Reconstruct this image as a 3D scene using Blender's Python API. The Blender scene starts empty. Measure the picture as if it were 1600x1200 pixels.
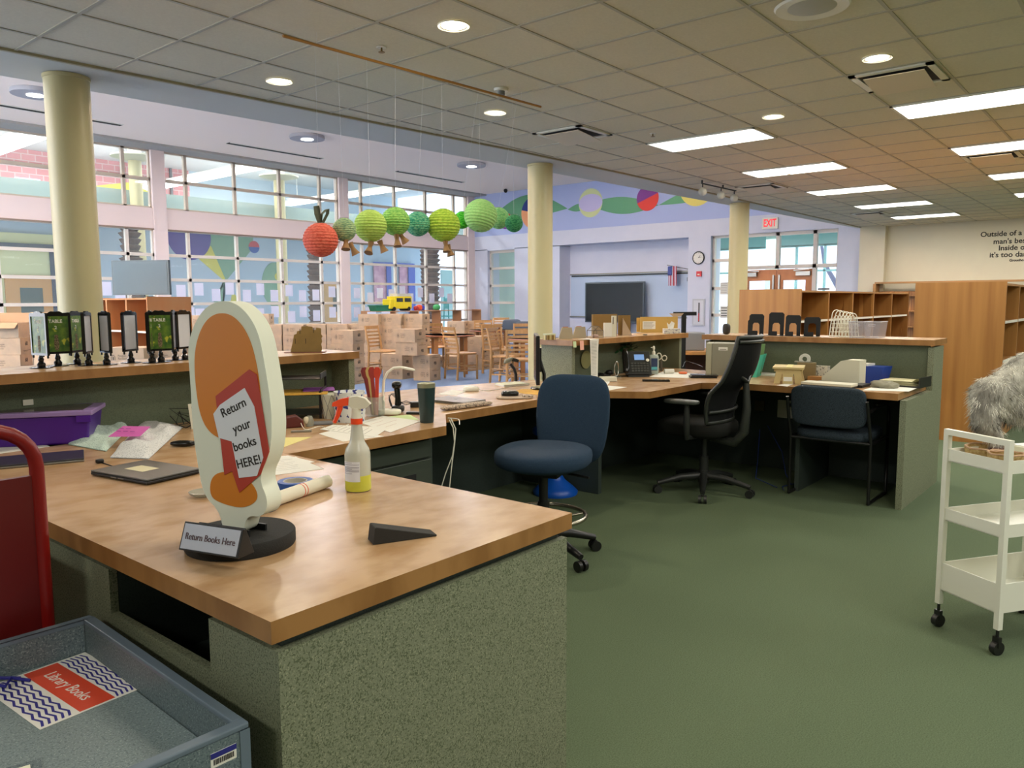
import bpy, bmesh, math, random
from mathutils import Vector, Matrix
random.seed(7)
C = bpy.context.scene.collection
SC = bpy.context.scene
PI = math.pi
EYE = 1.35
# ------------------------------------------------------------------ camera
F, YAW, PIT, ROL = 1213.6, 0.694, -0.1054, -0.0045      # focal length in pixels of the 1600 px wide frame
_cy, _sy, _cp, _sp = math.cos(YAW), math.sin(YAW), math.cos(PIT), math.sin(PIT)
FW = Vector((_cy*_cp, _sy*_cp, _sp)); _r0 = Vector((_sy, -_cy, 0)); _u0 = _r0.cross(FW)
RT = _r0*math.cos(ROL) + _u0*math.sin(ROL); UP = -_r0*math.sin(ROL) + _u0*math.cos(ROL)
cam = bpy.data.objects.new('camera', bpy.data.cameras.new('camera')); C.objects.link(cam)
cam.matrix_world = Matrix(((RT.x, UP.x, -FW.x, 0), (RT.y, UP.y, -FW.y, 0), (RT.z, UP.z, -FW.z, EYE), (0, 0, 0, 1)))
cam.data.sensor_width = 36; cam.data.lens = 36*F/1600; cam.data.clip_start = .02; cam.data.clip_end = 200
SC.camera = cam
# ------------------------------------------------------------------ world, exposure
SC.view_settings.view_transform = 'Standard'; SC.view_settings.look = 'None'
SC.view_settings.gamma = 1; SC.view_settings.use_curve_mapping = False
SC.view_settings.exposure = 0.68
w = bpy.data.worlds.new('world'); SC.world = w; w.use_nodes = True
_bg = w.node_tree.nodes['Background']; _bg.inputs[0].default_value = (.62, .78, 1, 1); _bg.inputs[1].default_value = 1.6

def area(name, loc, sx, sy, power, col=(1, 1, 1), rot=(0, 0, 0), spread=180):
    l = bpy.data.lights.new(name, 'AREA'); l.shape = 'RECTANGLE'; l.size = sx; l.size_y = sy
    l.energy = power; l.color = col; l.spread = math.radians(spread)
    o = bpy.data.objects.new(name, l); C.objects.link(o); o.location = loc; o.rotation_euler = rot
    return o
WARM = (1, .88, .70); NEUT = (1, .97, .90); COOL = (.74, .84, 1)
# fluorescent troffers of the low ceiling (the ones in view and the rest of the same grid)
GX = [4.477 + .6096*k for k in range(-14, 26)]
GY = [3.166 + .6096*k for k in range(-18, 6)]
TROFFERS = [(x, y) for y in (3.166, .728, -1.71) for x in (7.525, 9.963, 12.402, 14.84, 17.279)] + \
           [(x, y) for y in (-1.71, -4.15) for x in (.21, 2.648, 5.087)]
TROFFERS += [(-2.84, .728), (-2.84, 3.166)]
for x, y in TROFFERS:
    area('troffer_light', (x+.305, y+.61, 3.03), .55, 1.15, 22, NEUT)
DOWN = [(3.60, 3.45), (3.60, 5.30), (5.43, 4.70), (7.22, 2.86), (5.99, 1.64), (2.0, 1.2), (1.8, 3.45), (3.6, .4)]
for x, y in DOWN:
    area('downlight_light', (x, y, 3.035), .12, .12, 9, WARM)
# daylight added at the unseen left end of the reading room, behind made-up glazing
area('added_daylight', (-2.9, 12.3, 2.6), 4.0, 9.0, 380, (1, .98, .97), (0, -PI/2, 0))
# unseen uplights added behind the bulkhead to brighten the high ceiling
for x in (-.6, 3.4, 7.4, 11.4, 15.4):
    area('uplight', (x, 10.3, 4.66), 3.2, .14, 400, (1, .86, .74), (PI, 0, 0), 165)
for x in (1.0, 5.6, 10.3, 15.1):
    area('pendant_light', (x, 14.1, 4.68), .3, .3, 60, (.93, .93, 1))
# the hall beyond the window wall and the lobby beyond the doors
for x in (2, 8, 14, 20):
    area('hall_light', (x, 21.2, 6.4), 5.5, .8, 230, (.9, .94, 1))
for x in (4, 11, 18):  # extra light added over the upper hall to brighten the brick
    area('hall_light', (x, 27.5, 6.5), 4, 1, 170, (1, .95, .92))
area('lobby_light', (22.5, 9.5, 3.2), 3.5, 5, 200, (.85, .95, 1))

# ------------------------------------------------------------------ helpers
def hx(h, a=1):
    h = h.lstrip('#'); v = [int(h[i:i+2], 16)/255 for i in (0, 2, 4)]
    return tuple((c/12.92 if c <= .04045 else ((c+.055)/1.055)**2.4) for c in v) + (a,)
_M = {}
def mat(name, col, rough=.6, metal=0, spec=.5, emit=0, noise=None, col2=None, bump=None, trans=0, alpha=1, speck=None, wave=None, coat=0, ecol=None):
    if name in _M: return _M[name]
    m = bpy.data.materials.new(name); m.use_nodes = True; nt = m.node_tree; b = nt.nodes['Principled BSDF']
    c = hx(col) if isinstance(col, str) else col
    b.inputs['Base Color'].default_value = c
    b.inputs['Roughness'].default_value = rough; b.inputs['Metallic'].default_value = metal
    b.inputs['Specular IOR Level'].default_value = spec
    b.inputs['Coat Weight'].default_value = coat
    if trans: b.inputs['Transmission Weight'].default_value = trans
    if alpha < 1: b.inputs['Alpha'].default_value = alpha
    if emit:
        b.inputs['Emission Color'].default_value = hx(ecol) if ecol else c; b.inputs['Emission Strength'].default_value = emit
    tc = nt.nodes.new('ShaderNodeTexCoord'); last = None
    def mix(fac, c1, c2):
        mx = nt.nodes.new('ShaderNodeMix'); mx.data_type = 'RGBA'
        nt.links.new(fac, mx.inputs[0])
        if hasattr(c1, 'links'): nt.links.new(c1, mx.inputs[6])
        else: mx.inputs[6].default_value = c1
        mx.inputs[7].default_value = c2
        return mx.outputs[2]
    def ramp(src, lo, hi):
        r = nt.nodes.new('ShaderNodeMapRange'); r.inputs[1].default_value = lo; r.inputs[2].default_value = hi
        nt.links.new(src, r.inputs[0]); return r.outputs[0]
    def nz(scale, detail=4, vec=None, sc=None):
        n = nt.nodes.new('ShaderNodeTexNoise'); n.inputs['Scale'].default_value = scale; n.inputs['Detail'].default_value = detail
        if sc:
            mp = nt.nodes.new('ShaderNodeMapping'); mp.inputs['Scale'].default_value = sc
            nt.links.new(tc.outputs['Object'], mp.inputs[0]); nt.links.new(mp.outputs[0], n.inputs[0])
        else: nt.links.new(tc.outputs['Object'], n.inputs[0])
        return n.outputs[0]
    if noise:                                     # (scale, lo, hi[, xyz stretch]) blends to col2
        s = noise[3] if len(noise) > 3 else None
        last = mix(ramp(nz(noise[0], 5, sc=s), noise[1], noise[2]), c, hx(col2))
    if wave:                                      # (scale, distortion, xyz stretch, colour): wood figure
        wv = nt.nodes.new('ShaderNodeTexWave'); wv.bands_direction = 'X'; wv.wave_profile = 'SAW'
        wv.inputs['Scale'].default_value = wave[0]; wv.inputs['Distortion'].default_value = wave[1]; wv.inputs['Detail'].default_value = 3
        mp = nt.nodes.new('ShaderNodeMapping'); mp.inputs['Scale'].default_value = wave[2]
        nt.links.new(tc.outputs['Object'], mp.inputs[0]); nt.links.new(mp.outputs[0], wv.inputs[0])
        last = mix(ramp(wv.outputs[1], .1, 1.0), last if last is not None else c, hx(wave[3]))
    if speck:                                     # list of (scale, threshold, colour)
        for s, t, sc_ in speck:
            last = mix(ramp(nz(s, 2), t, t+.04), last if last is not None else c, hx(sc_))
    if last is not None: nt.links.new(last, b.inputs['Base Color'])
    if bump:
        bp = nt.nodes.new('ShaderNodeBump'); bp.inputs['Strength'].default_value = bump[1]; bp.inputs['Distance'].default_value = bump[2] if len(bump) > 2 else .004
        nt.links.new(nz(bump[0], 3), bp.inputs['Height']); nt.links.new(bp.outputs[0], b.inputs['Normal'])
    _M[name] = m; return m

class MB:
    """collects shapes and links them as one mesh object"""
    def __init__(s): s.v = []; s.f = []; s.mi = []; s.cur = 0
    def add(s, vs, fs):
        o = len(s.v); s.v += [tuple(v) for v in vs]; s.f += [[i+o for i in f] for f in fs]; s.mi += [s.cur]*len(fs); return s
    def m(s, i): s.cur = i; return s
    def box(s, x0, x1, y0, y1, z0, z1, M=None):
        vs = [Vector(p) for p in ((x0,y0,z0),(x1,y0,z0),(x1,y1,z0),(x0,y1,z0),(x0,y0,z1),(x1,y0,z1),(x1,y1,z1),(x0,y1,z1))]
        if M is not None: vs = [M@v for v in vs]
        return s.add(vs, [(0,3,2,1),(4,5,6,7),(0,1,5,4),(1,2,6,5),(2,3,7,6),(3,0,4,7)])
    def prism(s, pts, z0, z1, M=None, axis='z'):
        n = len(pts)
        def q(p, z):
            v = Vector((p[0], p[1], z)) if axis == 'z' else (Vector((p[0], z, p[1])) if axis == 'y' else Vector((z, p[0], p[1])))
            return M@v if M is not None else v
        a = sum(pts[i][0]*pts[(i+1)%n][1]-pts[(i+1)%n][0]*pts[i][1] for i in range(n))
        if a < 0: pts = pts[::-1]
        vs = [q(p, z0) for p in pts] + [q(p, z1) for p in pts]
        fs = [tuple(range(n-1, -1, -1)), tuple(range(n, 2*n))] + [(i, (i+1)%n, n+(i+1)%n, n+i) for i in range(n)]
        return s.add(vs, fs)
    def bar(s, a, b, w, h=None, up=(0, 0, 1)):      # square bar from a to b
        a = Vector(a); b = Vector(b); h = h or w; d = (b-a).normalized(); u = Vector(up)
        if abs(d.dot(u)) > .98: u = Vector((1, 0, 0))
        x = d.cross(u).normalized()*w/2; y = d.cross(x).normalized()*h/2
        vs = [p+i*x+j*y for p in (a, b) for i, j in ((-1,-1),(1,-1),(1,1),(-1,1))]
        return s.add(vs, [(3,2,1,0),(4,5,6,7),(0,1,5,4),(1,2,6,5),(2,3,7,6),(3,0,4,7)])
    def lathe(s, prof, n=24, c=(0, 0), M=None, a0=0, a1=2*PI, cap=True):
        full = abs(a1-a0-2*PI) < 1e-6; k = n if full else n+1; vs = []; fs = []
        for r, z in prof:
            for i in range(k):
                a = a0+(a1-a0)*i/n; v = Vector((c[0]+r*math.cos(a), c[1]+r*math.sin(a), z)); vs.append(M@v if M is not None else v)
        for j in range(len(prof)-1):
            for i in range(n if full else n):
                i2 = (i+1) % k; fs.append((j*k+i, j*k+i2, (j+1)*k+i2, (j+1)*k+i))
        if cap and full:
            if prof[0][0] > 1e-5: fs.append(tuple(range(k-1, -1, -1)))
            if prof[-1][0] > 1e-5: fs.append(tuple((len(prof)-1)*k+i for i in range(k)))
        return s.add(vs, fs)
    def cyl(s, a, b, r0, r1=None, n=12):
        a = Vector(a); b = Vector(b); r1 = r0 if r1 is None else r1
        return s.tube([a, b], [r0, r1], n)
    def tube(s, pts, r, n=8, closed=False):
        pts = [Vector(p) for p in pts]; k = len(pts); R = r if isinstance(r, (list, tuple)) else [r]*k
        vs = []; fs = []; prev = None
        for i, p in enumerate(pts):
            if closed: t = pts[(i+1) % k]-pts[i-1]
            else: t = pts[min(i+1, k-1)]-pts[max(i-1, 0)]
            t.normalize()
            if prev is None:
                u = Vector((0, 0, 1)) if abs(t.z) < .9 else Vector((1, 0, 0)); x = t.cross(u).normalized()
            else: x = (prev-t*prev.dot(t)).normalized()
            prev = x; y = t.cross(x)
            vs += [p+(x*math.cos(2*PI*j/n)+y*math.sin(2*PI*j/n))*R[i] for j in range(n)]
        for i in range(k if closed else k-1):
            a = i*n; b = ((i+1) % k)*n; fs += [(a+j, a+(j+1) % n, b+(j+1) % n, b+j) for j in range(n)]
        if not closed: fs += [tuple(range(n-1, -1, -1)), tuple((k-1)*n+j for j in range(n))]
        return s.add(vs, fs)
    def sup(s, a, b, c, e1=.5, e2=.5, nu=28, nv=14, fn=None, ctr=(0, 0, 0)):   # superellipsoid, bent by fn
        def p(x, e): return math.copysign(abs(x)**e, x)
        vs = []; fs = []
        for j in range(nv+1):
            v = -PI/2+PI*j/nv
            for i in range(nu):
                u = 2*PI*i/nu
                q = Vector((a*p(math.cos(v), e1)*p(math.cos(u), e2), b*p(math.cos(v), e1)*p(math.sin(u), e2), c*p(math.sin(v), e1)))
                if fn: q = Vector(fn(q))
                vs.append(q+Vector(ctr))
        for j in range(nv):
            for i in range(nu):
                i2 = (i+1) % nu; fs.append((j*nu+i, j*nu+i2, (j+1)*nu+i2, (j+1)*nu+i))
        return s.add(vs, fs)
    def disc(s, cx, cy, z, r, n=24): return s.add([(cx+r*math.cos(2*PI*i/n), cy+r*math.sin(2*PI*i/n), z) for i in range(n)], [tuple(range(n))])
    def data(s, name, mats, smooth=False):
        me = bpy.data.meshes.new(name); me.from_pydata(s.v, [], s.f)
        for m in (mats if isinstance(mats, (list, tuple)) else [mats]): me.materials.append(m)
        me.polygons.foreach_set('material_index', s.mi)
        bm = bmesh.new(); bm.from_mesh(me)
        bmesh.ops.remove_doubles(bm, verts=bm.verts, dist=1e-6)
        bmesh.ops.triangulate(bm, faces=[f for f in bm.faces if len(f.verts) > 4])
        bm.to_mesh(me); bm.free()
        if smooth:
            me.polygons.foreach_set('use_smooth', [True]*len(me.polygons))
            me.set_sharp_from_angle(angle=math.radians(smooth if smooth > 1 else 40))
        me.update(); return me
    def build(s, name, mats, parent=None, smooth=False, loc=None, rot=None, bevel=0, label=None):
        o = bpy.data.objects.new(name, s.data(name, mats, smooth)); C.objects.link(o)
        if parent: o.parent = parent
        if loc: o.location = loc
        if rot is not None: o.rotation_euler = rot if isinstance(rot, (tuple, list)) else (0, 0, rot)
        if bevel:
            b = o.modifiers.new('bevel', 'BEVEL'); b.width = bevel; b.segments = 2; b.limit_method = 'ANGLE'
        if label: o['label'] = label
        return o
def thing(name, label, cat, loc=(0, 0, 0), rotz=0, group=None):
    o = bpy.data.objects.new(name, None); C.objects.link(o); o.empty_display_size = .1
    o.location = loc; o.rotation_euler = (0, 0, rotz); o['label'] = label; o['category'] = cat
    if group: o['group'] = group
    return o
def tag(o, label, cat, group=None, kind=None):
    o['label'] = label; o['category'] = cat
    if group: o['group'] = group
    if kind: o['kind'] = kind
    return o
def struct(o): o['kind'] = 'structure'; return o
def dup(root, loc, rotz=None, label=None, group=None):
    r = root.copy(); C.objects.link(r); r.location = loc
    if rotz is not None: r.rotation_euler = (0, 0, rotz)
    if label: r['label'] = label
    if group: r['group'] = group
    for ch in list(root.children):
        c = ch.copy(); C.objects.link(c); c.parent = r
        for g in list(ch.children):
            d = g.copy(); C.objects.link(d); d.parent = c
    return r
def text(name, body, size, m, parent, loc, rot=(PI/2, 0, 0), align='CENTER', ext=.0004, shear=0, sx=1, sp=1, bold=0):
    cu = bpy.data.curves.new(name, 'FONT'); cu.body = body; cu.size = size; cu.align_x = align; cu.align_y = 'CENTER'
    cu.extrude = ext; cu.shear = shear; cu.space_line = sp; cu.resolution_u = 3; cu.offset = bold
    t = bpy.data.objects.new(name, cu); C.objects.link(t)
    me = bpy.data.meshes.new_from_object(t.evaluated_get(bpy.context.evaluated_depsgraph_get())); C.objects.unlink(t); bpy.data.objects.remove(t)
    me.name = name; me.materials.clear(); me.materials.append(m)
    o = bpy.data.objects.new(name, me); C.objects.link(o); o.parent = parent; o.location = loc; o.rotation_euler = rot; o.scale = (sx, 1, 1)
    return o
def ray(px, py): return FW + RT*((px-800)/F) - UP*((py-600)/F)
def at(px, py, z=0):                                # where the sight line through a photo point meets the height z
    d = ray(px, py); t = (z-EYE)/d.z; return Vector((d.x*t, d.y*t, z))
def dep(px, d):                                     # ground position at a distance d straight ahead, over photo column px
    k = (px-800)/F; v = Vector((_cy*d + _sy*k*d, _sy*d - _cy*k*d, 0)); return v
def atX(px, py, X): d = ray(px, py); t = X/d.x; return Vector((X, d.y*t, EYE+d.z*t))
def atY(px, py, Y): d = ray(px, py); t = Y/d.y; return Vector((d.x*t, Y, EYE+d.z*t))
FC = YAW-PI/2                                       # turns an object's front (-Y) towards where the photographer stands
ORD = ['first','second','third','fourth','fifth','sixth','seventh','eighth','ninth','tenth','eleventh','twelfth','thirteenth','fourteenth','fifteenth','sixteenth','seventeenth','eighteenth','nineteenth','twentieth']
# ------------------------------------------------------------------ materials
carpet_g = mat('green_carpet', '#5f6c53', .95, noise=(220, .35, .7), col2='#4b5841', bump=(400, .5, .004), spec=.1)
carpet_b = mat('blue_carpet', '#63789a', .95, noise=(200, .35, .7), col2='#546889', bump=(400, .4, .004), spec=.1)
wallw = mat('white_wall', '#d3d6e4', .8, noise=(3, .3, .8), col2='#cdd1e0')
wallb = mat('beige_wall', '#d9cfb4', .8, noise=(3, .3, .8), col2='#d5cab0')
wallblue = mat('blue_wall', '#a9b6de', .8)
ceilm = mat('ceiling_tile', '#dcd3b9', .95, noise=(60, .3, .8), col2='#d3cab0', bump=(300, .25, .002))
gridm = mat('ceiling_grid', '#b5ae9a', .6)
soff = mat('drywall_soffit', '#c9c9be', .85)
pinkc = mat('high_ceiling', '#f8ece0', .85)
frame_w = mat('window_frame_paint', '#dbd2c6', .55)
frame_t = mat('window_frame_tan', '#cbbca9', .55)
glass = mat('clear_glass', '#c8dcd8', .03, alpha=.10, spec=.6)
lam = mat('green_speckled_laminate', '#7c8168', .55, speck=[(230, .54, '#555c43'), (300, .6, '#9a9c80')])
lam_shade = mat('shaded_green_laminate', '#5d664e', .6, speck=[(330, .55, '#4c553f')])  # the green laminate again, darkened for the shade inside the counters
lamd = mat('dark_green_laminate', '#35403a', .6, speck=[(330, .56, '#28322d')])  # dark slate panels, deepened to hold the shade under the worktops
lamb = mat('grey_blue_laminate', '#667477', .42, speck=[(200, .55, '#4b595f'), (260, .6, '#8b9796')])
edgeb = mat('slate_edge_band', '#66747f', .35)
wood_top = mat('maple_laminate', '#c19e76', .27, noise=(8, .4, .66, (1, 1.7, 1)), col2='#ab855c', spec=.5)
wood_edge = mat('maple_edge', '#a27543', .35, noise=(12, .4, .66, (1, 1, .4)), col2='#8b6032')
oak = mat('oak_veneer', '#af7c3e', .45, wave=(6, 4.5, (1, 2.2, .12), '#8a5a26'))
oak2 = mat('oak_face_frame', '#a8804f', .45, noise=(20, .3, .7, (.1, .1, 3)), col2='#a86f36')
beech = mat('beech_chair_wood', '#b48c5c', .4, noise=(14, .3, .7, (2, 2, .2)), col2='#a27a4a')
card = mat('cardboard', '#c4a98c', .85, noise=(6, .3, .7), col2='#ac9a85')
cardd = mat('cardboard_flap', '#a98a6c', .85)
cardk = mat('kraft_board', '#8e7440', .8, noise=(12, .3, .7), col2='#7f6738')
tape = mat('packing_tape', '#b79a76', .35)
ink = mat('black_ink', '#2a2622', .8); inkg = mat('grey_ink', '#6d6258', .8)
black = mat('black_plastic', '#141414', .38); blackm = mat('matte_black', '#0f0f0e', .75)
gblack = mat('gloss_black', '#0b0b0b', .15)
white = mat('white_paint', '#e6e4d6', .4); whitep = mat('white_plastic', '#e8e5d4', .35)
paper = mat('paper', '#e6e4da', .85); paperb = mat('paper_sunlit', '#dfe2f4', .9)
chrome = mat('chrome', '#c9c9c4', .18, 1); steel = mat('brushed_steel', '#9a9a94', .35, .9)
dgrey = mat('dark_grey', '#2f3230', .5); mgrey = mat('mid_grey', '#77787a', .5)
navy = mat('navy_fabric', '#2c3f52', .9, noise=(300, .3, .7), col2='#233447', bump=(500, .4, .002), spec=.2)
navyt = mat('tweed_fabric', '#38424a', .95, speck=[(420, .52, '#1d2428')], spec=.15)
meshb = mat('black_mesh', '#0e0f0f', .8, spec=.2)
column_m = mat('column_paint', '#c3b788', .42)
red = mat('red_enamel', '#7e0f0c', .32); redo = mat('orange_red', '#e0492a', .4)
screen = mat('dark_screen', '#1d2325', .16)
lampe = mat('lamp_lens', '#ffffff', .5, emit=2.6); lampw = mat('lamp_lens_warm', '#fff6dc', .5, emit=2.4)
# ================================================================== THE SETTING
HZ = 4.87; LZ = 3.043                               # high and low ceiling heights
XB, YW = 19.5, 17.9
struct(MB().box(-5, 20.1, -8, 4.0, -.1, 0).build('floor', carpet_g))
struct(MB().box(-5, 20.1, 4.0, 18.1, -.1, 0).build('floor_reading_room', carpet_b))
# low ceiling of lay-in tiles
inner = [(-5, 6.5), (2.04, 6.03), (3.8, 5.90), (6.84, 5.69), (9.05, 5.60), (13.5, 5.55), (19.5, 5.50)]
outer = [(19.5, 5.58), (19.5, 5.62), (13.5, 6.0), (7.6, 6.33), (4.2, 6.57), (2.17, 6.74), (-5, 7.3)]
outer = outer[1:]
struct(MB().prism([(-5, -8), (20.1, -8), (20.1, 5.5)] + inner[::-1], LZ, LZ+.06).build('ceiling', ceilm))
g = MB()
def yin(x):
    for (a, b), (c, d) in zip(inner, inner[1:]):
        if a <= x <= c: return b+(d-b)*(x-a)/(c-a)
    return 5.5
for x in GX:
    if x < 19.5: g.box(x-.011, x+.011, -8, yin(x)-.02, LZ-.006, LZ+.001)
def xin(y):                                          # how far right a cross runner goes before it meets the bulkhead
    if y <= 5.5: return 19.5
    for (a, b), (c, d) in zip(inner, inner[1:]):
        if d <= y <= b: return a+(c-a)*(b-y)/(b-d)
    return -5
for y in GY:
    g.box(-5, xin(y)-.02, y-.011, y+.011, LZ-.005, LZ+.001)
struct(g.build('trim_1', gridm))
# bulkhead carried by the columns
struct(MB().prism(inner+outer, LZ-.004, 3.28).build('ceiling_bulkhead', soff))
e = MB()
for (a, b), (c, d) in zip(inner, inner[1:]): e.bar((a, b-.01, LZ-.008), (c, d-.01, LZ-.008), .03, .02)
struct(e.build('trim_2', mat('bulkhead_trim', '#a89f80', .6)))
struct(MB().box(-5, 20.1, 5.3, 18.2, HZ, HZ+.1).build('ceiling_upper', pinkc))
struct(MB().box(-5, 19.5, 17.28, 17.9, HZ-.05, HZ).build('ceiling_window_soffit', mat('window_soffit', '#a9a9a4', .85)))  # grey of the lighting on this soffit is put into its colour
# upper wall above the bulkhead (side facing the reading room)
struct(MB().prism([(p[0], p[1]-.42) for p in outer] + [(p[0], p[1]-.36) for p in outer[::-1]], 3.28, HZ).build('wall_bulkhead', pinkc))
# outer walls
struct(MB().box(-5.1, -5, -8, 6, 0, LZ).build('wall_left', wallb))
struct(MB().box(-5.1, 20.1, -8.1, -8, 0, LZ).build('wall_front', wallb))
# beige library wall at the right
struct(MB().box(19.5, 19.6, -8, 5.25, 0, LZ).box(19.32, 19.5, 4.95, 5.5, 0, LZ).build('wall_right', wallb))
# unseen left end of the reading room: glazing added to let daylight in
wl = MB().box(-3.2, -3.0, 6.9, 7.6, 0, HZ).box(-3.2, -3.0, 17.0, 17.9, 0, HZ).box(-3.2, -3.0, 7.6, 17.0, 0, .4).box(-3.2, -3.0, 7.6, 17.0, 4.6, HZ)
struct(wl.build('wall_reading_room_left', wallw))
fr = MB()
for y in [7.6+.94*i for i in range(11)]: fr.box(-3.14, -3.06, y-.03, y+.03, .4, 4.6)
for z in (.4, 1.5, 2.5, 3.5, 4.6): fr.box(-3.14, -3.06, 7.6, 17.0, z-.03, z+.03)
struct(fr.build('window_1', frame_w))

# ---------------------------------------------------------------- the window wall
PIL = [-1.73, 3.54, 8.81, 14.08, 19.35]
wb = MB().box(-3, 19.5, 17.86, 18.06, 3.05, 3.52).box(-3, 19.5, 17.9, 18.06, 4.82, HZ).box(-3, 19.5, 17.88, 18.06, 0, .2)
for p in PIL: wb.box(p-.155, min(p+.155, 19.5), 17.82, 18.06, 0, HZ)
struct(wb.build('wall_window', mat('window_wall_paint', '#ead9d4', .75)))
ROWS = [.2, .77, 1.335, 1.9, 2.465, 3.05]; UPR = [3.52, 4.17, 4.82]
for bi in range(4):
    x0 = PIL[bi]+.155; x1 = PIL[bi+1]-.155; a = PIL[bi]
    xs = [x0, a+.69, a+1.96, a+3.25, a+4.52, x1]
    for k, (zs, nm) in enumerate(((ROWS, 'window_%d' % (2+bi)), (UPR, 'window_%d' % (6+bi)))):
        f = MB(); wv = .035
        for z in zs: f.box(x0, x1, 17.90, 17.98, max(z-wv, zs[0]), min(z+wv, zs[-1]) if z < zs[-1] else z)
        for i, x in enumerate(xs): f.box(max(x-wv, x0), min(x+wv, x1), 17.90, 17.985, zs[0], zs[-1])
        o = struct(f.build(nm, frame_w if k == 0 else frame_t))
        MB().box(x0, x1, 17.935, 17.941, zs[0], zs[-1]).build('pane', glass, o)
struct(MB().box(-3, 19.5, 17.84, 17.87, 3.03, 3.06).build('trim_3', mat('brown_head_trim', '#8e7a6b', .6)))

# ---------------------------------------------------------------- mural wall with the whiteboard recess, a narrow window and the entrance
wk = MB()
wk.box(XB, XB+.6, 14.3, 16.10, 0, 3.05).box(XB, XB+.6, 17.26, 18.06, 0, 3.05).box(XB, XB+.6, 16.10, 17.26, 0, .7)
wk.box(XB, XB+.6, 5.5, 18.06, 3.07, 3.51)
wk.box(XB, XB+.6, 9.32, 9.97, 0, 3.07)
wk.box(XB+.55, XB+.6, 9.9, 14.4, 0, 3.07)
wk.box(XB, XB+.6, 5.5, 6.05, 0, 3.07)
wk.box(XB, XB+.6, 16.10, 17.26, 3.03, 3.07)
struct(wk.build('wall_back', wallw))
mw = MB().box(XB, XB+.6, 5.5, 18.06, 3.51, HZ)
mw = struct(mw.build('wall_back_upper', wallblue))
# painted ribbon and circles of the mural (flat paint on the wall)
def ribbon(pts): return [(y, z) for y, z in pts]
def flat(name, polys, mats, parent, x, t=.003):
    b = MB()
    for i, (pts, mi, dz) in enumerate(polys): b.m(mi).prism(pts, x-t-dz, x-dz, axis='x')
    return b.build(name, mats, parent)
def circ(cy, cz, r, a0=0, a1=360, n=32): return [(cy+r*math.cos(math.radians(a0+(a1-a0)*i/n)), cz+r*math.sin(math.radians(a0+(a1-a0)*i/n))) for i in range(n+1)]
mm = [mat('mural_green', '#5f9a76', .8), mat('mural_navy', '#2c3f86', .8), mat('mural_peach', '#f0a878', .8), mat('mural_lilac', '#c6bfe4', .8),
      mat('mural_lime', '#cfd8a0', .8), mat('mural_plum', '#7b3f8c', .8), mat('mural_red', '#d4433a', .8), mat('mural_yellow', '#e8d877', .8)]
def wavy(y0, y1, za, zb, up, dn, n=16):
    top = [(y0+(y1-y0)*i/n, za+(zb-za)*i/n+up*math.sin(PI*i/n)) for i in range(n+1)]
    bot = [(y0+(y1-y0)*i/n, za+(zb-za)*i/n-dn*math.sin(PI*i/n)) for i in range(n+1)]
    return top+bot[::-1][1:-1]
flat('mural', [
    (wavy(17.2, 14.0, 4.0, 4.15, .62, .1), 0, 0), (wavy(14.0, 13.2, 4.12, 4.2, .1, .12), 0, 0), (wavy(13.3, 10.9, 4.22, 4.0, .22, .26), 0, 0),
    (wavy(10.9, 8.6, 4.0, 4.3, .22, .12), 0, 0),
    (circ(15.3, 4.13, .50, 0, 360), 1, .003), (circ(15.3, 4.13, .50, 192, 372)[:], 2, .005),
    (circ(13.17, 4.25, .42), 4, .003), ([(13.17+.42*math.cos(t), 4.25+.42*math.sin(t)*.62) for t in [i*PI/16 for i in range(32)]], 3, .005),
    (circ(11.25, 4.22, .35), 5, .003), (circ(11.25, 4.22, .35, 160, 340), 6, .005),
    (circ(9.75, 4.40, .52), 7, .003), (circ(16.45, 3.95, .26), 6, .003), (circ(16.45, 3.95, .26, 180, 360), 5, .005)], mm, mw, XB)
# narrow window of the back wall
def win(name, Y0, Y1, zs, ys=(), X=XB, m=frame_w, depth=.1, off=.12):
    f = MB(); t = .04
    for z in zs: f.box(X+off, X+off+depth, Y0, Y1, z-t, z+t)
    for y in (Y0+t/2, Y1-t/2)+tuple(ys): f.box(X+off, X+off+depth+.005, y-t, y+t, zs[0], zs[-1])
    o = struct(f.build(name, m)); MB().box(X+off+.05, X+off+.056, Y0, Y1, zs[0], zs[-1]).build('pane', glass, o); return o
win('window_10', 16.10, 17.26, (.74, 1.32, 1.88, 2.45, 2.99))
win('window_11', 8.5, 9.32, (.05, .97, 1.68, 2.42, 3.05))
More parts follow.
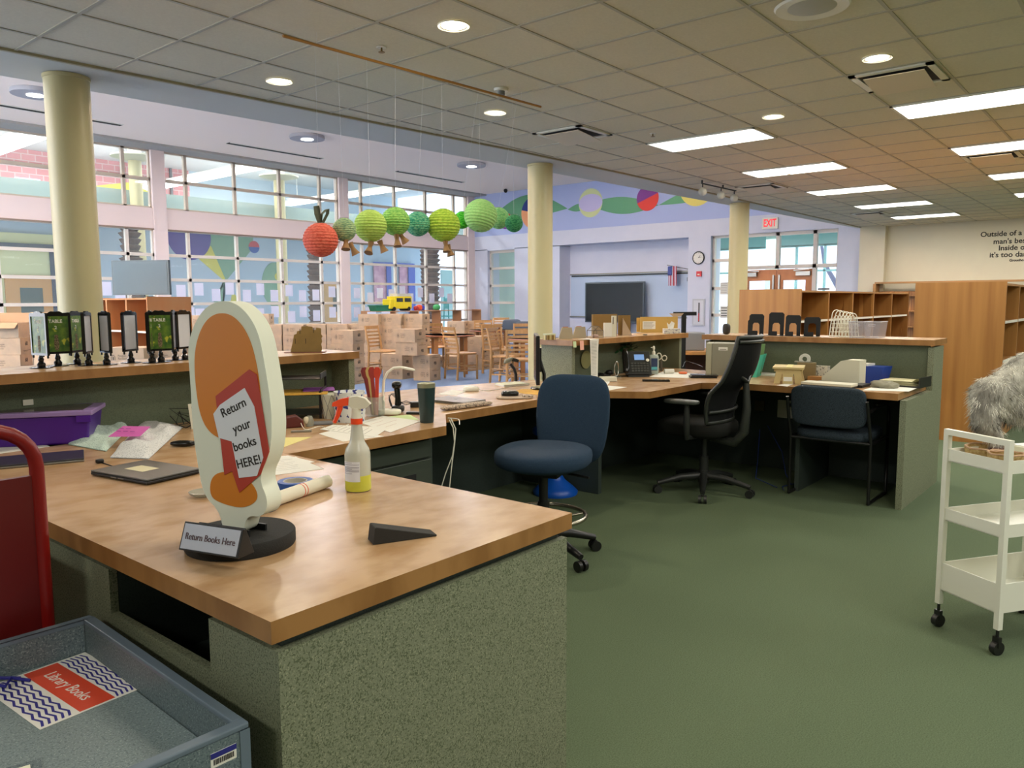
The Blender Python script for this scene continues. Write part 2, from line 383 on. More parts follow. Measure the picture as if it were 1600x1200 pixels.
# entrance screen: transoms over a pair of doors and a sidelight
f = MB(); t = .045; off = .1
for y in (6.05, 6.62, 7.55, 8.5): f.box(XB+off, XB+off+.12, y-t, y+t, (2.15 if y == 7.55 else 0), 3.07)
for z in (2.2, 3.03): f.box(XB+off, XB+off+.12, 6.05, 8.5, z-t, z+t)
f.box(XB+off, XB+off+.12, 6.05, 6.62, .0, .1)
o = struct(f.build('window_12', frame_w)); MB().box(XB+.15, XB+.156, 6.05, 8.5, 2.2, 3.03).box(XB+.15, XB+.156, 6.05, 6.62, .1, 2.2).build('pane', glass, o)
doorw = mat('entrance_door_wood', '#b4713c', .45, noise=(6, .3, .7, (1, 1, .2)), col2='#a5632f')
for k, (y0, y1) in enumerate(((6.67, 7.555), (7.565, 8.45))):
    d = MB(); X0, X1 = XB+.12, XB+.17
    d.box(X0, X1, y0, y0+.16, 0, 2.14).box(X0, X1, y1-.16, y1, 0, 2.14).box(X0, X1, y0+.16, y1-.16, 1.86, 2.14).box(X0, X1, y0+.16, y1-.16, 0, .5)
    d = struct(d.build('door_%d' % (k+1), doorw))
    MB().box(XB+.14, XB+.146, y0+.16, y1-.16, .5, 1.86).build('pane', glass, d)
    MB().box(XB+.04, XB+.12, y0+(.5 if k else .03), y0+(.85 if k else .38), 1.97, 2.07).bar((XB+.06, y0+.44, 2.10), (XB+.06, y0+(.85 if k else .05), 2.13), .03).build('door_closer', steel, d)
    MB().box(XB+.08, XB+.12, (y0+.05 if k else y1-.09), (y0+.09 if k else y1-.05), 1.0, 2.0).build('door_handle', steel, d)
# lobby beyond the entrance: back windows, columns, floor
lb = MB().box(20.1, 26, 5, 18.5, -.1, 0)
struct(lb.build('floor_lobby', mat('lobby_floor', '#9aa6a0', .5)))
struct(MB().box(20.1, 26, 5, 18.5, 3.5, 3.6).build('ceiling_lobby', mat('lobby_ceiling', '#cdd6c6', .8)))
fl = MB()
for y in [5.6+.9*i for i in range(15)]: fl.box(25.5, 25.6, y-.03, y+.03, 0, 3.1)
for z in (1.0, 2.3, 3.1): fl.box(25.5, 25.6, 5, 18.5, z-.03, z+.03)
fl.box(25.5, 25.7, 5, 18.5, 3.1, 3.5)
struct(fl.build('window_13', mat('teal_frame', '#7fb4b4', .5)))
struct(MB().box(20.1, 26, 4.9, 5, 0, 3.5).box(20.1, 26, 18.4, 18.5, 0, 3.5).box(20.2, 20.25, 12.5, 15.9, 0, 3.5).build('wall_lobby', mat('lobby_wall', '#cfd8c8', .8)))
for i, (x, y) in enumerate(((23.5, 9.2), (23.4, 11.9))):
    tag(MB().lathe([(.2, 0), (.2, 3.5)], 20, (x, y)).build('lobby_column', mat('lobby_column_paint', '#bcd6cc', .5), smooth=40), 'pale green column in the lobby behind the glass, %s the entrance doors' % ('straight behind' if i == 0 else 'left of'), 'column')
tag(MB().lathe([(.07, 0), (.07, 3.5)], 10, (21.8, 17.9)).build('lobby_post', mat('slate_blue', '#5a6ca0', .5), smooth=40), 'slate blue post behind the narrow window of the back wall', 'post')
# a bare tree outside the lobby
tr = MB(); barkm = mat('winter_bark', '#6d6a86', .9)
tr.tube([(28, 8.6, 0), (28, 8.5, 1.6), (28.1, 8.1, 2.6), (28, 7.4, 3.6)], [.16, .13, .09, .05]).tube([(28, 8.5, 1.6), (28, 9.1, 2.6), (28, 9.3, 3.6)], [.1, .07, .04])
tr.tube([(28, 7.0, 0), (28, 7.1, 1.8), (28, 6.6, 2.7), (28, 6.3, 3.8)], [.14, .1, .07, .04]).tube([(28, 7.1, 1.8), (28, 7.5, 2.7), (28, 7.6, 3.6)], [.08, .05, .03]).tube([(28, 6.6, 2.7), (28, 6.0, 2.9)], [.05, .03])
tag(tr.build('bare_tree', barkm, smooth=60), 'bare winter trees seen outside through the entrance glass', 'tree')

# ---------------------------------------------------------------- hall beyond the window wall
struct(MB().box(-4, 24, 18.06, 26, -.1, 0).build('floor_hall', mat('hall_floor', '#c9cfd6', .35)))
hallw = mat('hall_wall_blue', '#b6c8d8', .8)
hw = struct(MB().box(-4, 24, 24.5, 24.6, 0, 4.45).build('wall_hall', hallw))
mg = mat('hall_green', '#85ab8e', .8); my = mat('hall_yellow', '#d8cf5f', .8); mp = mat('hall_purple', '#5f4a9c', .8); mr = mat('hall_red', '#cf4a58', .8); mb2 = mat('hall_blue', '#3f5fae', .8)
def flatY(name, polys, mats, parent, y):
    b = MB()
    for pts, mi, dz in polys: b.m(mi).prism(pts, y-.004-dz, y-dz, axis='y')
    return b.build(name, mats, parent)
def hp(px, py): v = atY(px, py, 24.49); return (v.x, v.z)
flatY('mural', [([hp(*p) for p in ((262, 340), (400, 352), (392, 392), (355, 437), (330, 480), (315, 510), (345, 510), (350, 437), (300, 375), (262, 372))], 0, 0),
    ([hp(*p) for p in ((262, 372), (300, 372), (330, 385), (352, 436), (348, 437), (310, 404), (262, 380))], 1, .004),
    ([hp(*p) for p in ((363, 455), (375, 470), (400, 510), (382, 510), (360, 475))], 1, .004),
    ([hp(*p) for p in ((150, 290), (200, 285), (236, 300), (258, 330), (150, 320))], 1, .004),
    ([(hp(296, 374)[0]+.75*math.cos(t*PI/16), hp(296, 370)[1]+.75*math.sin(t*PI/16)) for t in range(32)], 2, .008),
    ([(hp(397, 386)[0]+.21*math.cos(t*PI/16), hp(397, 386)[1]+.21*math.sin(t*PI/16)) for t in range(17)], 3, .008),
    ([(hp(397, 386)[0]+.21*math.cos(t*PI/16), hp(397, 386)[1]+.21*math.sin(t*PI/16)) for t in range(16, 33)], 4, .008),
    ([(hp(430, 440)[0]+.55*math.cos(t*PI/16), hp(430, 445)[1]+.8*math.sin(t*PI/16)) for t in range(32)], 0, .008),
    ([(hp(434, 432)[0]+.13*math.cos(t*PI/16), hp(434, 432)[1]+.13*math.sin(t*PI/16)) for t in range(32)], 1, .014)], [mg, my, mp, mr, mb2], hw, 24.5)
struct(MB().box(-4, 28, 24.6, 31, 4.4, 4.5).build('floor_hall_upper', mat('hall_floor', '#c9cfd6', .35)))
struct(MB().box(-4, 24, 22.2, 24.5, 4.15, 4.45).box(-4, 24, 22.0, 22.2, 3.75, 4.45).build('ceiling_hall_soffit', mat('hall_teal', '#8c9c92', .8)))
struct(MB().box(-4, 28, 18.06, 32, 6.75, 6.85).build('ceiling_hall', mat('hall_ceiling', '#d5d8d2', .8)))
# brick upper storey of the hall
bk = bpy.data.materials.new('pink_brick'); bk.use_nodes = True; nt = bk.node_tree; br = nt.nodes.new('ShaderNodeTexBrick')
br.inputs['Color1'].default_value = hx('#e6a3a3'); br.inputs['Color2'].default_value = hx('#d89090'); br.inputs['Mortar'].default_value = hx('#e2c3c0')
br.inputs['Scale'].default_value = 1.1; tc = nt.nodes.new('ShaderNodeTexCoord'); mp_ = nt.nodes.new('ShaderNodeMapping'); mp_.inputs['Rotation'].default_value = (PI/2, 0, 0)
nt.links.new(tc.outputs['Object'], mp_.inputs[0]); nt.links.new(mp_.outputs[0], br.inputs[0]); nt.links.new(br.outputs[0], nt.nodes['Principled BSDF'].inputs['Base Color']); _M['pink_brick'] = bk
struct(MB().box(-4, 16.6, 31, 31.1, 4.0, 6.75).build('wall_hall_brick', bk))
struct(MB().box(16.6, 28, 31, 31.1, 4.0, 6.75).build('wall_hall_upper', mat('hall_wall_pale', '#bfcfd6', .8)))
sf = MB()
for x in (5.2, 6.9, 8.8, 11.9, 13.9, 15.8): sf.box(x-.04, x+.04, 30.9, 31, 4.5, 6.75)
sf.box(-4, 16.6, 30.9, 31, 6.2, 6.28).box(-4, 16.6, 30.9, 31, 4.9, 4.96)
struct(sf.build('window_14', mgrey))
for i, (x, z) in enumerate(((7.7, 5.0), (10.6, 5.0), (13.2, 5.0))):
    struct(MB().box(x-.4, x+.4, 30.94, 30.99, z, z+.75).build('window_%d' % (15+i), mat('sky_window', '#bfe0ff', .3, emit=.9)))
# long linear lamps hanging in the hall, running across
for i, x in enumerate((7.9, 14.2, 20.4)):
    o = MB().box(-.35, .35, 21.6, 30.0, 5.62, 5.66).build('linear_lamp', lampe, None, loc=(x, 0, 0))
    MB().box(-.37, .37, 21.58, 30.02, 5.66, 5.74).cyl((0, 22.5, 5.74), (0, 22.5, 6.75), .01).cyl((0, 29, 5.74), (0, 29, 6.75), .01).build('housing', white, o)
    tag(o, 'long white strip lamp in the hall behind the upper windows, %s from the left' % ORD[i], 'lamp')
for i, px in enumerate((205, 428, 790)):
    x = atY(px, 300, 22.0).x
    o = thing('hall_column', 'cream round column with a flared disc capital behind the upper windows, %s from the left' % ORD[i], 'column', (x, 21.7, 0))
    MB().lathe([(.17, 0), (.17, 5.2)], 20).build('shaft', column_m, o, smooth=40)
    MB().lathe([(.17, 5.2), (.6, 5.3), (.6, 5.34), (.17, 5.4), (.15, 6.75)], 28).build('capital', mat('capital_cream', '#cfcab0', .6), o, smooth=40)
# palm trunks standing in the hall
bark = mat('palm_bark', '#6b4f45', .95, noise=(9, .35, .65, (1, 1, 5)), col2='#4c3733', bump=(25, 1, .03))
for i, (px, yy) in enumerate(((207, 20.4), (493, 20.4), (664, 21.6), (676, 19.6))):
    x = atY(px, 440, yy).x; pr = []; z = 0
    random.seed(i)
    while z < 3.35: pr += [(.2+.02*random.random(), z), (.26+.05*random.random(), z+.1), (.19, z+.14)]; z += .16
    pr = [(r*(.62 if i == 2 else .95), z) for r, z in pr]; pr.append((.1, 3.4))
    tag(MB().lathe(pr, 14).build('palm_trunk', bark, loc=(x, yy, 0)), 'shaggy brown palm trunk behind the window wall, %s from the left' % ORD[i], 'tree trunk')
# doors and panels at the hall wall
def hallslab(name, label, cat, p0, p1, m, y=24.46, t=.06):
    a = atY(*p0, y); b = atY(*p1, y); return tag(MB().box(min(a.x, b.x), max(a.x, b.x), y-t, y, max(0, min(a.z, b.z)), max(a.z, b.z)).build(name, m), label, cat)
o = thing('hall_door', 'light wooden door with dark glass behind the leftmost window bay', 'door', (atY(46, 440, 24.36).x, 24.36, 0))
MB().box(-.62, .62, -.05, 0, 0, 2.15).build('leaf', mat('hall_door_wood', '#c88f4c', .5), o); MB().box(-.27, .3, -.06, -.045, .75, 1.8).build('pane', mat('door_glass_dark', '#4d5552', .2), o)
struct(MB().box(atY(0, 400, 24.4).x-1.5, atY(90, 400, 24.4).x, 24.38, 24.42, 0, 3.3).build('wall_hall_cream', mat('hall_cream', '#d6d8a6', .8)))
struct(MB().box(atY(0, 400, 24.4).x-1.5, atY(140, 400, 24.4).x, 24.30, 24.36, 2.9, 3.02).box(atY(76, 400, 24.4).x, atY(95, 400, 24.4).x, 24.30, 24.36, 0, 2.9).build('trim_4', mat('navy_trim', '#303550', .6)))
o = thing('hall_door', 'tan wooden door behind the window wall, left of the second broad pilaster', 'door', (atY(514, 440, 24.49).x, 24.49, 0))
MB().box(-.42, .42, -.05, 0, 0, 2.1).build('leaf', mat('hall_door_tan', '#cf9f62', .5), o); MB().box(.12, .3, -.06, -.045, 1.0, 1.9).build('pane', mat('door_glass_dark', '#4d5552', .2), o)
hallslab('hall_poster', 'pink patterned panel with dark linework behind the window wall', 'panel', (583, 414), (604, 475), mat('hall_pink', '#d8a6b6', .8, noise=(4, .4, .6), col2='#c08aa0'))
hallslab('hall_poster', 'pink panel behind the window wall, beside the blue frame', 'panel', (623, 414), (637, 475), mat('hall_pink', '#d8a6b6', .8))
fb = MB(); a = atY(582, 409, 24.4); b = atY(646, 415, 24.4); fb.box(a.x, b.x, 24.33, 24.38, b.z, a.z)
for q0, q1 in ((603, 610), (637, 647)):
    fb.box(atY(q0, 440, 24.4).x, atY(q1, 440, 24.4).x, 24.33, 24.38, 0, b.z)
struct(fb.build('trim_5', mat('hall_frame_blue', '#4a5ab0', .6)))
hallslab('hall_poster', 'grey green poster board behind the last window bay', 'panel', (688, 422), (707, 500), mat('hall_panel_green', '#93b0ac', .8), 24.5)
for i, (px, w_) in enumerate(((682, .22), (697, .3))):
    x = atY(px, 460, 21).x; b = MB()
    for s in (-1, 1): b.cyl((s*w_/2, 0, 0), (s*w_*.35, 0, 1.55), .025)
    b.box(-w_/2, w_/2, -.2, .1, .8, .84).box(-w_*.4, w_*.4, -.01, .01, 1.1, 1.5)
    tag(b.build('hall_chair', mat('teal_paint', '#2f8f8f', .5), loc=(x, 21, 0)), 'tall teal chair behind the last window bay, %s one' % ('left' if i == 0 else 'right'), 'chair')

# ---------------------------------------------------------------- columns
for (x, y, r), lb in zip(((2.5, 6.40, .155), (7.8, 6.02, .155), (13.15, 5.76, .165)), ('nearest, behind the left counter', 'middle one, behind the desk monitor', 'farthest, in front of the entrance doors')):
    o = thing('round_column', 'cream painted round column under the bulkhead, ' + lb, 'column', (x, y, 0))
    MB().lathe([(r, 0), (r, LZ-.012)], 48).build('shaft', column_m, o, smooth=40)
    MB().lathe([(r+.012, 0), (r+.012, .1), (r, .11)], 40).build('base_ring', mat('cove_base', '#8c8f7c', .6), o, smooth=40)
    MB().lathe([(r, LZ-.035), (r+.006, LZ-.03), (r+.006, LZ-.008)], 40).build('collar', column_m, o, smooth=40)
# ---------------------------------------------------------------- ceiling fixtures
names = {7.525: 'nearest', 9.963: 'second nearest', 12.402: 'middle', 14.84: 'second farthest', 17.279: 'farthest'}
for x, y in TROFFERS:
    row = {3.166: 'left row', .728: 'right row'}.get(y, 'row behind the picture edge')
    o = thing('ceiling_troffer', 'long bright fluorescent panel in the low ceiling, %s of the %s' % (names.get(x, 'one'), row), 'ceiling light', (x+.305, y+.61, LZ-.004))
    if y not in (3.166, .728) or x < 7: o['label'] = 'long bright fluorescent ceiling panel above and behind the viewer'; o['group'] = 'ceiling troffers out of view'
    f = MB(); a, b, t = .30, .605, .025
    f.box(-a, a, -b, -b+t, -.012, 0).box(-a, a, b-t, b, -.012, 0).box(-a, -a+t, -b, b, -.012, 0).box(a-t, a, -b, b, -.012, 0)
    f.build('frame', white, o)
    MB().box(-a+t, a-t, -b+t, b-t, -.004, 0).build('lens', lampe, o)
for i, (x, y) in enumerate(DOWN):
    lbl = ['small round downlight left of the hanging wooden rod', 'small round downlight close to the bulkhead, leftmost', 'small round downlight below the far end of the wooden rod', 'small round downlight above the nearest left fluorescent panel', 'small round downlight beside the open air vent at right'][i] if i < 5 else 'small round downlight overhead, out of view'
    o = thing('recessed_downlight', lbl, 'ceiling light', (x, y, LZ-.004), 0)
    if i >= 5: o['group'] = 'downlights out of view'
    MB().lathe([(.075, -.002), (.098, -.008), (.1, -.002), (.1, 0)], 28, cap=False).build('trim_ring', white, o, smooth=40)
    MB().disc(0, 0, -.003, .078).build('lens', lampw, o)
o = thing('ceiling_speaker', 'white round ceiling speaker with grey grille at the top of the view', 'speaker', (4.72, 1.66, LZ-.004))
MB().lathe([(.135, -.006), (.2, -.012), (.21, 0)], 36, cap=False).build('rim', white, o, smooth=50)
MB().lathe([(.0001, -.02), (.09, -.016), (.135, -.006)], 36).build('grille', mat('speaker_grille', '#b9b8ae', .6), o, smooth=50)
for (x, y), l in (((6.306, 4.385), 'left one, over the middle column'), ((6.306, 1.34), 'nearest right one with tan deflector'), ((11.2, 4.40), 'far one over the track lamps'), ((10.57, 1.34), 'far right one behind the second light panel'), ((16.1, 4.2), 'farthest one before the beige wall')):
    o = thing('air_diffuser', 'square ceiling air vent with a drooping flap, ' + l, 'air vent', (x+.305, y+.305, LZ-.005))
    f = MB(); a = .29
    f.box(-a, a, -a, -a+.05, -.012, 0).box(-a, a, a-.05, a, -.012, 0).box(-a, -a+.05, -a, a, -.012, 0).box(a-.05, a, -a, a, -.012, 0)
    f.build('frame', white, o); MB().box(-.24, .24, -.24, .24, -.003, 0).build('duct_opening', blackm, o)
    MB().box(-.2, .2, -.21, .21, -.005, .0).build('deflector', mat('vent_flap', '#d8c9ae', .5), o, loc=(-.02, -.01, -.045), rot=(0, .10, 0))
for i, (px, py) in enumerate(((596, 73), (1020, 208), (1233, 268))):
    v = at(px, py, LZ); o = thing('sprinkler_head', 'small brass sprinkler head in the low ceiling, %s from the left' % ORD[i], 'sprinkler', (v.x, v.y, LZ-.003))
    MB().lathe([(.03, -.004), (.035, 0)], 16).build('escutcheon', white, o); MB().lathe([(.006, -.03), (.006, -.004)], 8).lathe([(.022, -.034), (.022, -.031)], 12).build('head', mat('brass', '#8c7440', .3, 1), o)
v = at(783, 138, LZ); o = thing('smoke_detector', 'clear domed smoke detector next to the hanging wooden rod', 'smoke detector', (v.x, v.y, LZ-.003))
MB().lathe([(.055, -.02), (.06, 0)], 20).build('base', white, o, smooth=40); MB().lathe([(.02, -.055), (.03, -.05), (.03, -.02)], 16).build('sensor', mgrey, o, smooth=40)
# track with three small lamps
a = at(1097, 281, LZ); b = at(1150, 293, LZ); o = thing('track_lamp', 'short dark track with round spot lamps hanging by the bulkhead', 'track light', (a.x, a.y, LZ-.05)); d = Vector((b.x-a.x, b.y-a.y, 0))
MB().cyl((0, 0, 0), d, .01).cyl((0, 0, 0), (0, 0, .045), .012).cyl(d*.6, d*.6+Vector((0, 0, .045)), .012).build('rail', dgrey, o)
for k in (.02, .55, .95):
    q = d*k; MB().cyl(q, q-Vector((0, 0, .06)), .008).build('stem', dgrey, o)
    MB().sup(.06, .06, .06, 1, 1, 16, 8, ctr=q-Vector((0, 0, .11))).build('lamp_head', mat('frosted_globe', '#b9b7a8', .3), o, smooth=60)
for x in (-.6, 3.4, 7.4, 11.4, 15.4):  # made-up housings, out of view, for the added uplights
    o = thing('added_uplight', 'added long slim uplight, unseen behind the bulkhead', 'ceiling light', (x, 10.3, 4.58), 0, 'added uplights out of view')
    MB().box(-1.7, 1.7, -.09, .09, 0, .06).build('housing', white, o); MB().cyl((-1.4, 0, .06), (-1.4, 0, HZ-4.583), .004).cyl((1.4, 0, .06), (1.4, 0, HZ-4.583), .004).build('cable', steel, o)
# disc lights of the high ceiling
for i, (x, y) in enumerate(((5.2, 14.6), (10.25, 14.15), (15.0, 13.8))):
    o = thing('disc_light', 'round grey disc ceiling light of the high ceiling, %s from the left' % ORD[i], 'ceiling light', (x, y, HZ-.02))
    MB().lathe([(.001, -.05), (.36, -.05), (.37, -.02), (.36, .019)], 40).build('disc', mat('disc_grey', '#a2a3aa', .6), o, smooth=40)
    MB().lathe([(.13, -.062), (.13, -.05)], 28).build('lens', lampe, o)
for i, (x0, x1) in enumerate(((4.3, 7.25), (9.55, 12.05), (14.5, 17.1))):
    o = MB().box(x0, x1, 16.0, 16.14, HZ-.012, HZ).build('slot_diffuser', blackm); tag(o, 'thin black slot air vent in the high ceiling, %s from the left' % ORD[i], 'air vent')
    MB().box(x0, x1, 15.98, 16.0, HZ-.014, HZ-.0).box(x0, x1, 16.14, 16.16, HZ-.014, HZ).build('frame', white, o)
v = at(790, 295, HZ); tag(MB().lathe([(.06, 0), (.06, .04), (.03, .07)], 16).sup(.055, .055, .055, 1, 1, 14, 8).build('dome_camera', blackm, loc=(v.x, v.y, HZ-.07), smooth=50), 'small black dome camera on the high ceiling by the mural', 'camera')
# things on the back wall
def onwall(px, py): v = atX(px, py, XB); return v
v = onwall(1092, 403); RX = (PI/2, 0, -PI/2)
M_ = Matrix.Rotation(-PI/2, 4, 'Y')                 # lathe axis z -> -x
o = thing('wall_clock', 'round black rimmed clock with white face on the back wall', 'clock', (XB, v.y, v.z))
MB().lathe([(.165, 0), (.175, .03), (.155, .045), (.15, .03)], 40, M=M_, cap=False).build('rim', gblack, o, smooth=40); MB().lathe([(.152, .0), (.152, .028)], 36, M=M_).build('face', paper, o)
MB().bar((-.033, 0, 0), (-.033, -.055, .06), .008).bar((-.033, 0, 0), (-.033, -.10, .02), .006).build('hand', black, o)
for k in range(12):
    a = k*PI/6; MB().bar((-.031, .12*math.cos(a), .12*math.sin(a)), (-.031, .138*math.cos(a), .138*math.sin(a)), .004).build('tick_mark', black, o)
v = onwall(1093, 428); o = thing('fire_alarm', 'small red fire alarm strobe below the wall clock', 'fire alarm', (XB, v.y, v.z))
MB().box(-.05, 0, -.07, .07, -.07, .07).build('housing', mat('alarm_red', '#c22a30', .4), o); MB().box(-.065, -.05, -.03, .03, -.03, .0).build('strobe_lens', white, o)
v = onwall(1092, 488); o = thing('extinguisher_cabinet', 'white framed fire extinguisher cabinet on the back wall', 'cabinet', (XB, v.y, v.z))
MB().box(-.03, 0, -.18, .18, -.36, .36).build('frame', mat('cabinet_grey', '#b9bcc2', .4), o); MB().box(-.034, -.03, -.14, .14, -.32, .32).build('door', mat('cabinet_door', '#ced0d6', .3), o)
MB().box(-.04, -.034, -.035, .0, -.26, .26).build('window', mat('slot_dark', '#3a3a3c', .3), o); MB().box(-.044, -.04, -.03, -.006, -.24, -.02).build('extinguisher', mat('alarm_red', '#c22a30', .4), o)
v = onwall(1204, 349); o = thing('exit_sign', 'white exit sign with red letters above the entrance doors', 'sign', (XB, v.y, v.z))
MB().box(-.05, 0, -.2, .2, -.14, .14).build('housing', white, o); text('lettering', 'EXIT', .26, mat('exit_red', '#d81828', .5, emit=.5), o, (-.052, 0, 0), (PI/2, 0, -PI/2), ext=.002, sx=.62, bold=.006)
v = onwall(1089, 532); tag(MB().box(-.02, 0, -.09, .09, -.06, .06).build('wall_socket', dgrey, loc=(XB, v.y, v.z)), 'dark wall socket plate low on the white back wall', 'socket')
# recess: whiteboard, screen, hook rail, flag
XR = XB+.55
o = thing('whiteboard', 'wide pale blue whiteboard in the wall recess', 'whiteboard', (XR, 12.1, 0))
MB().box(-.02, 0, -2.15, 2.15, .9, 2.16).build('board', mat('whiteboard_blue', '#b7c8de', .25), o); MB().box(-.04, 0, -2.17, 2.17, 2.16, 2.2).box(-.05, 0, -2.17, 2.17, .86, .9).build('frame', steel, o)
MB().box(-.05, -.02, -2.1, 2.1, 2.11, 2.15).build('hook_rail', dgrey, o)
text('writing', 'I ili', .16, mat('marker_dark', '#3a4a50', .8), o, (-.025, -1.92, 1.95), (PI/2, 0, -PI/2)); MB().lathe([(.05, 0), (.05, .003)], 16, M=Matrix.Translation((-.021, -2.05, 1.93))@M_).build('green_mark', mat('marker_green', '#8fc24a', .8), o)
v = atX(960, 468, XB+.3)
o = thing('flat_screen', 'large dark flat screen in the wall recess', 'television', (XB+.3, v.y, 0))
w2 = 1.02
MB().box(-.04, .04, -w2, w2, .72, 1.92).build('bezel', mat('screen_bezel', '#3a4750', .4), o); MB().box(-.046, -.04, -w2+.04, w2-.04, .76, 1.88).build('screen', screen, o)
MB().box(-.05, .12, -.5, -.42, .03, .72).box(-.05, .12, .42, .5, .03, .72).box(-.3, .3, -.55, -.37, 0, .03).box(-.3, .3, .37, .55, 0, .03).build('stand', dgrey, o)
v = atX(1044, 425, XB+.05); o = thing('wall_flag', 'small striped flag hanging beside the whiteboard', 'flag', (XR-.06, v.y, 0))
fm = [mat('flag_red', '#b8404e', .8), mat('flag_white', '#d6d6e4', .8), mat('flag_blue', '#3c4a86', .8)]
fl = MB()
for k in range(7):
    fl.m(k % 2); y0 = -.13+k*.037
    fl.add([(-.2+.02*math.sin(k), y0, 2.32), (-.2+.02*math.sin(k+1), y0+.037, 2.32), (-.19+.03*math.sin(k+1), y0+.037, 1.78), (-.19+.03*math.sin(k), y0, 1.78)], [(0, 1, 2, 3)])
fl.m(2).box(-.225, -.22, -.0, .13, 2.07, 2.32); fl.build('cloth', fm, o); MB().cyl((.04, -.55, 2.2), (-.2, .17, 2.36), .008).build('pole', dgrey, o)
# quote on the beige wall
for k, (s, px, py, sz) in enumerate((('Outside of a dog, a book is', 1532, 367, .15), ("man's best friend.", 1552, 378, .15), ('Inside of a dog', 1560, 388, .15), ("it's too dark to read.", 1546, 399, .15), ('Groucho Marx', 1577, 407, .07))):
    v = atX(px, py, 19.5); o = text('wall_lettering', s, sz, mat('lettering_brown', '#2e2a24', .8), None, (19.497, v.y, v.z), (PI/2, 0, -PI/2), align='LEFT', ext=.001, bold=.003)
    tag(o, 'dark lettering on the beige wall, %s line of the quote' % ['top', 'second', 'third', 'fourth', 'small last'][k], 'lettering')
# ================================================================== THE SERVICE COUNTER
WT = .76; WB = .715; TT = 1.07; TB = 1.03
def slab(o, pts, z0, z1, name='worktop', seam=None):
    b = MB(); b.m(0).prism(pts, z0, z1-.0015); n = len(b.f)
    b = MB(); k = len(pts)
    a = sum(pts[i][0]*pts[(i+1)%k][1]-pts[(i+1)%k][0]*pts[i][1] for i in range(k))
    if a < 0: pts = pts[::-1]
    vs = [(x, y, z0) for x, y in pts]+[(x, y, z1) for x, y in pts]
    b.m(1).add(vs, [tuple(range(k-1, -1, -1))]+[(i, (i+1) % k, k+(i+1) % k, k+i) for i in range(k)])
    b.m(0).add([(x, y, z1) for x, y in pts], [tuple(range(k))])
    return b.build(name, [wood_top, wood_edge], o)
# nearest counter
o = thing('service_counter', 'nearest counter section with tan wood top and green speckled sides', 'counter')
slab(o, [(.78, 1.235), (1.745, 1.235), (1.745, 3.52), (.78, 3.52)], WB, WT)
sd = [(1.265, 0), (1.265, .69), (1.50, .69), (1.50, .575), (1.98, .575), (1.98, .69), (3.5, .69), (3.5, 0)]
MB().prism(sd, .80, .82, axis='x').build('side_panel', lam, o)
MB().box(.8, 1.735, 1.245, 1.265, 0, .69).build('end_panel', lam, o)
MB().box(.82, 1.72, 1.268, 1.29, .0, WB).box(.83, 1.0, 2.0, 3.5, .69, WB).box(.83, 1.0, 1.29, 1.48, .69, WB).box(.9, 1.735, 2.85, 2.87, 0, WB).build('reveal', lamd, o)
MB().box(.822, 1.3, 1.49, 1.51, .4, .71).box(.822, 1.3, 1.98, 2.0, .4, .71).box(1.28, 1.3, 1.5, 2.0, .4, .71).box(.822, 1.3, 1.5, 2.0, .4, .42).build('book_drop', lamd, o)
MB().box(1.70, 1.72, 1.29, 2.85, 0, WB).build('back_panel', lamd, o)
# left transaction counter
o = thing('transaction_counter', 'left raised counter with tan ledge and shade-darkened green back, behind the nearest counter', 'counter')
slab(o, [(-1.5, 3.53), (2.87, 3.53), (2.87, 3.95), (-1.5, 3.95)], TB, TT, 'ledge')
MB().box(-1.5, 2.815, 3.72, 3.76, 0, TB).build('back_panel', lam_shade, o)
MB().box(2.815, 2.855, 3.56, 3.92, 0, TB).build('end_panel', lam, o)
MB().box(.8, .84, 3.56, 3.72, WT+.002, TB).build('side_panel', lam, o)
# long desk
o = thing('staff_desk', 'long tan desk running behind the counters to the far corner', 'desk')
desk = [(1.747, 2.60), (2.63, 2.60), (2.90, 2.87), (4.25, 2.87), (4.46, 2.54), (5.19, 2.53), (5.32, 2.32), (5.32, 1.245), (6.115, 1.245), (6.115, 2.93), (6.2, 3.40), (4.66, 3.44), (4.60, 3.64), (3.8, 3.87), (3.5, 3.91), (2.86, 3.93), (2.81, 3.93), (2.81, 3.71), (1.747, 3.71)]
desk = [p for p in desk if p not in ((2.86, 3.93), (2.81, 3.93))]; desk.insert(15, (2.88, 3.92)); desk.insert(16, (2.87, 3.71))
desk = [(1.747, 2.60), (2.63, 2.60), (2.90, 2.87), (4.25, 2.87), (4.46, 2.54), (5.19, 2.53), (5.32, 2.32), (5.32, 1.245), (6.115, 1.245), (6.115, 2.93), (6.2, 3.38), (4.68, 3.38), (4.60, 3.64), (3.8, 3.87), (3.5, 3.91), (2.88, 3.93), (2.86, 3.55), (2.80, 3.55), (2.80, 3.71), (1.747, 3.71)]
slab(o, desk, WB, WT)
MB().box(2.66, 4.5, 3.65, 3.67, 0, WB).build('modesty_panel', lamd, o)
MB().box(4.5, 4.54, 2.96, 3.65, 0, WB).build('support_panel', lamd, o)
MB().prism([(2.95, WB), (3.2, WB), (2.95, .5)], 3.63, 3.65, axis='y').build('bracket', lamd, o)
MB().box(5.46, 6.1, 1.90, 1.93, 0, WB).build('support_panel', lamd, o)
MB().box(2.66, 2.68, 2.75, 3.65, 0, WB).build('support_panel', lamd, o)
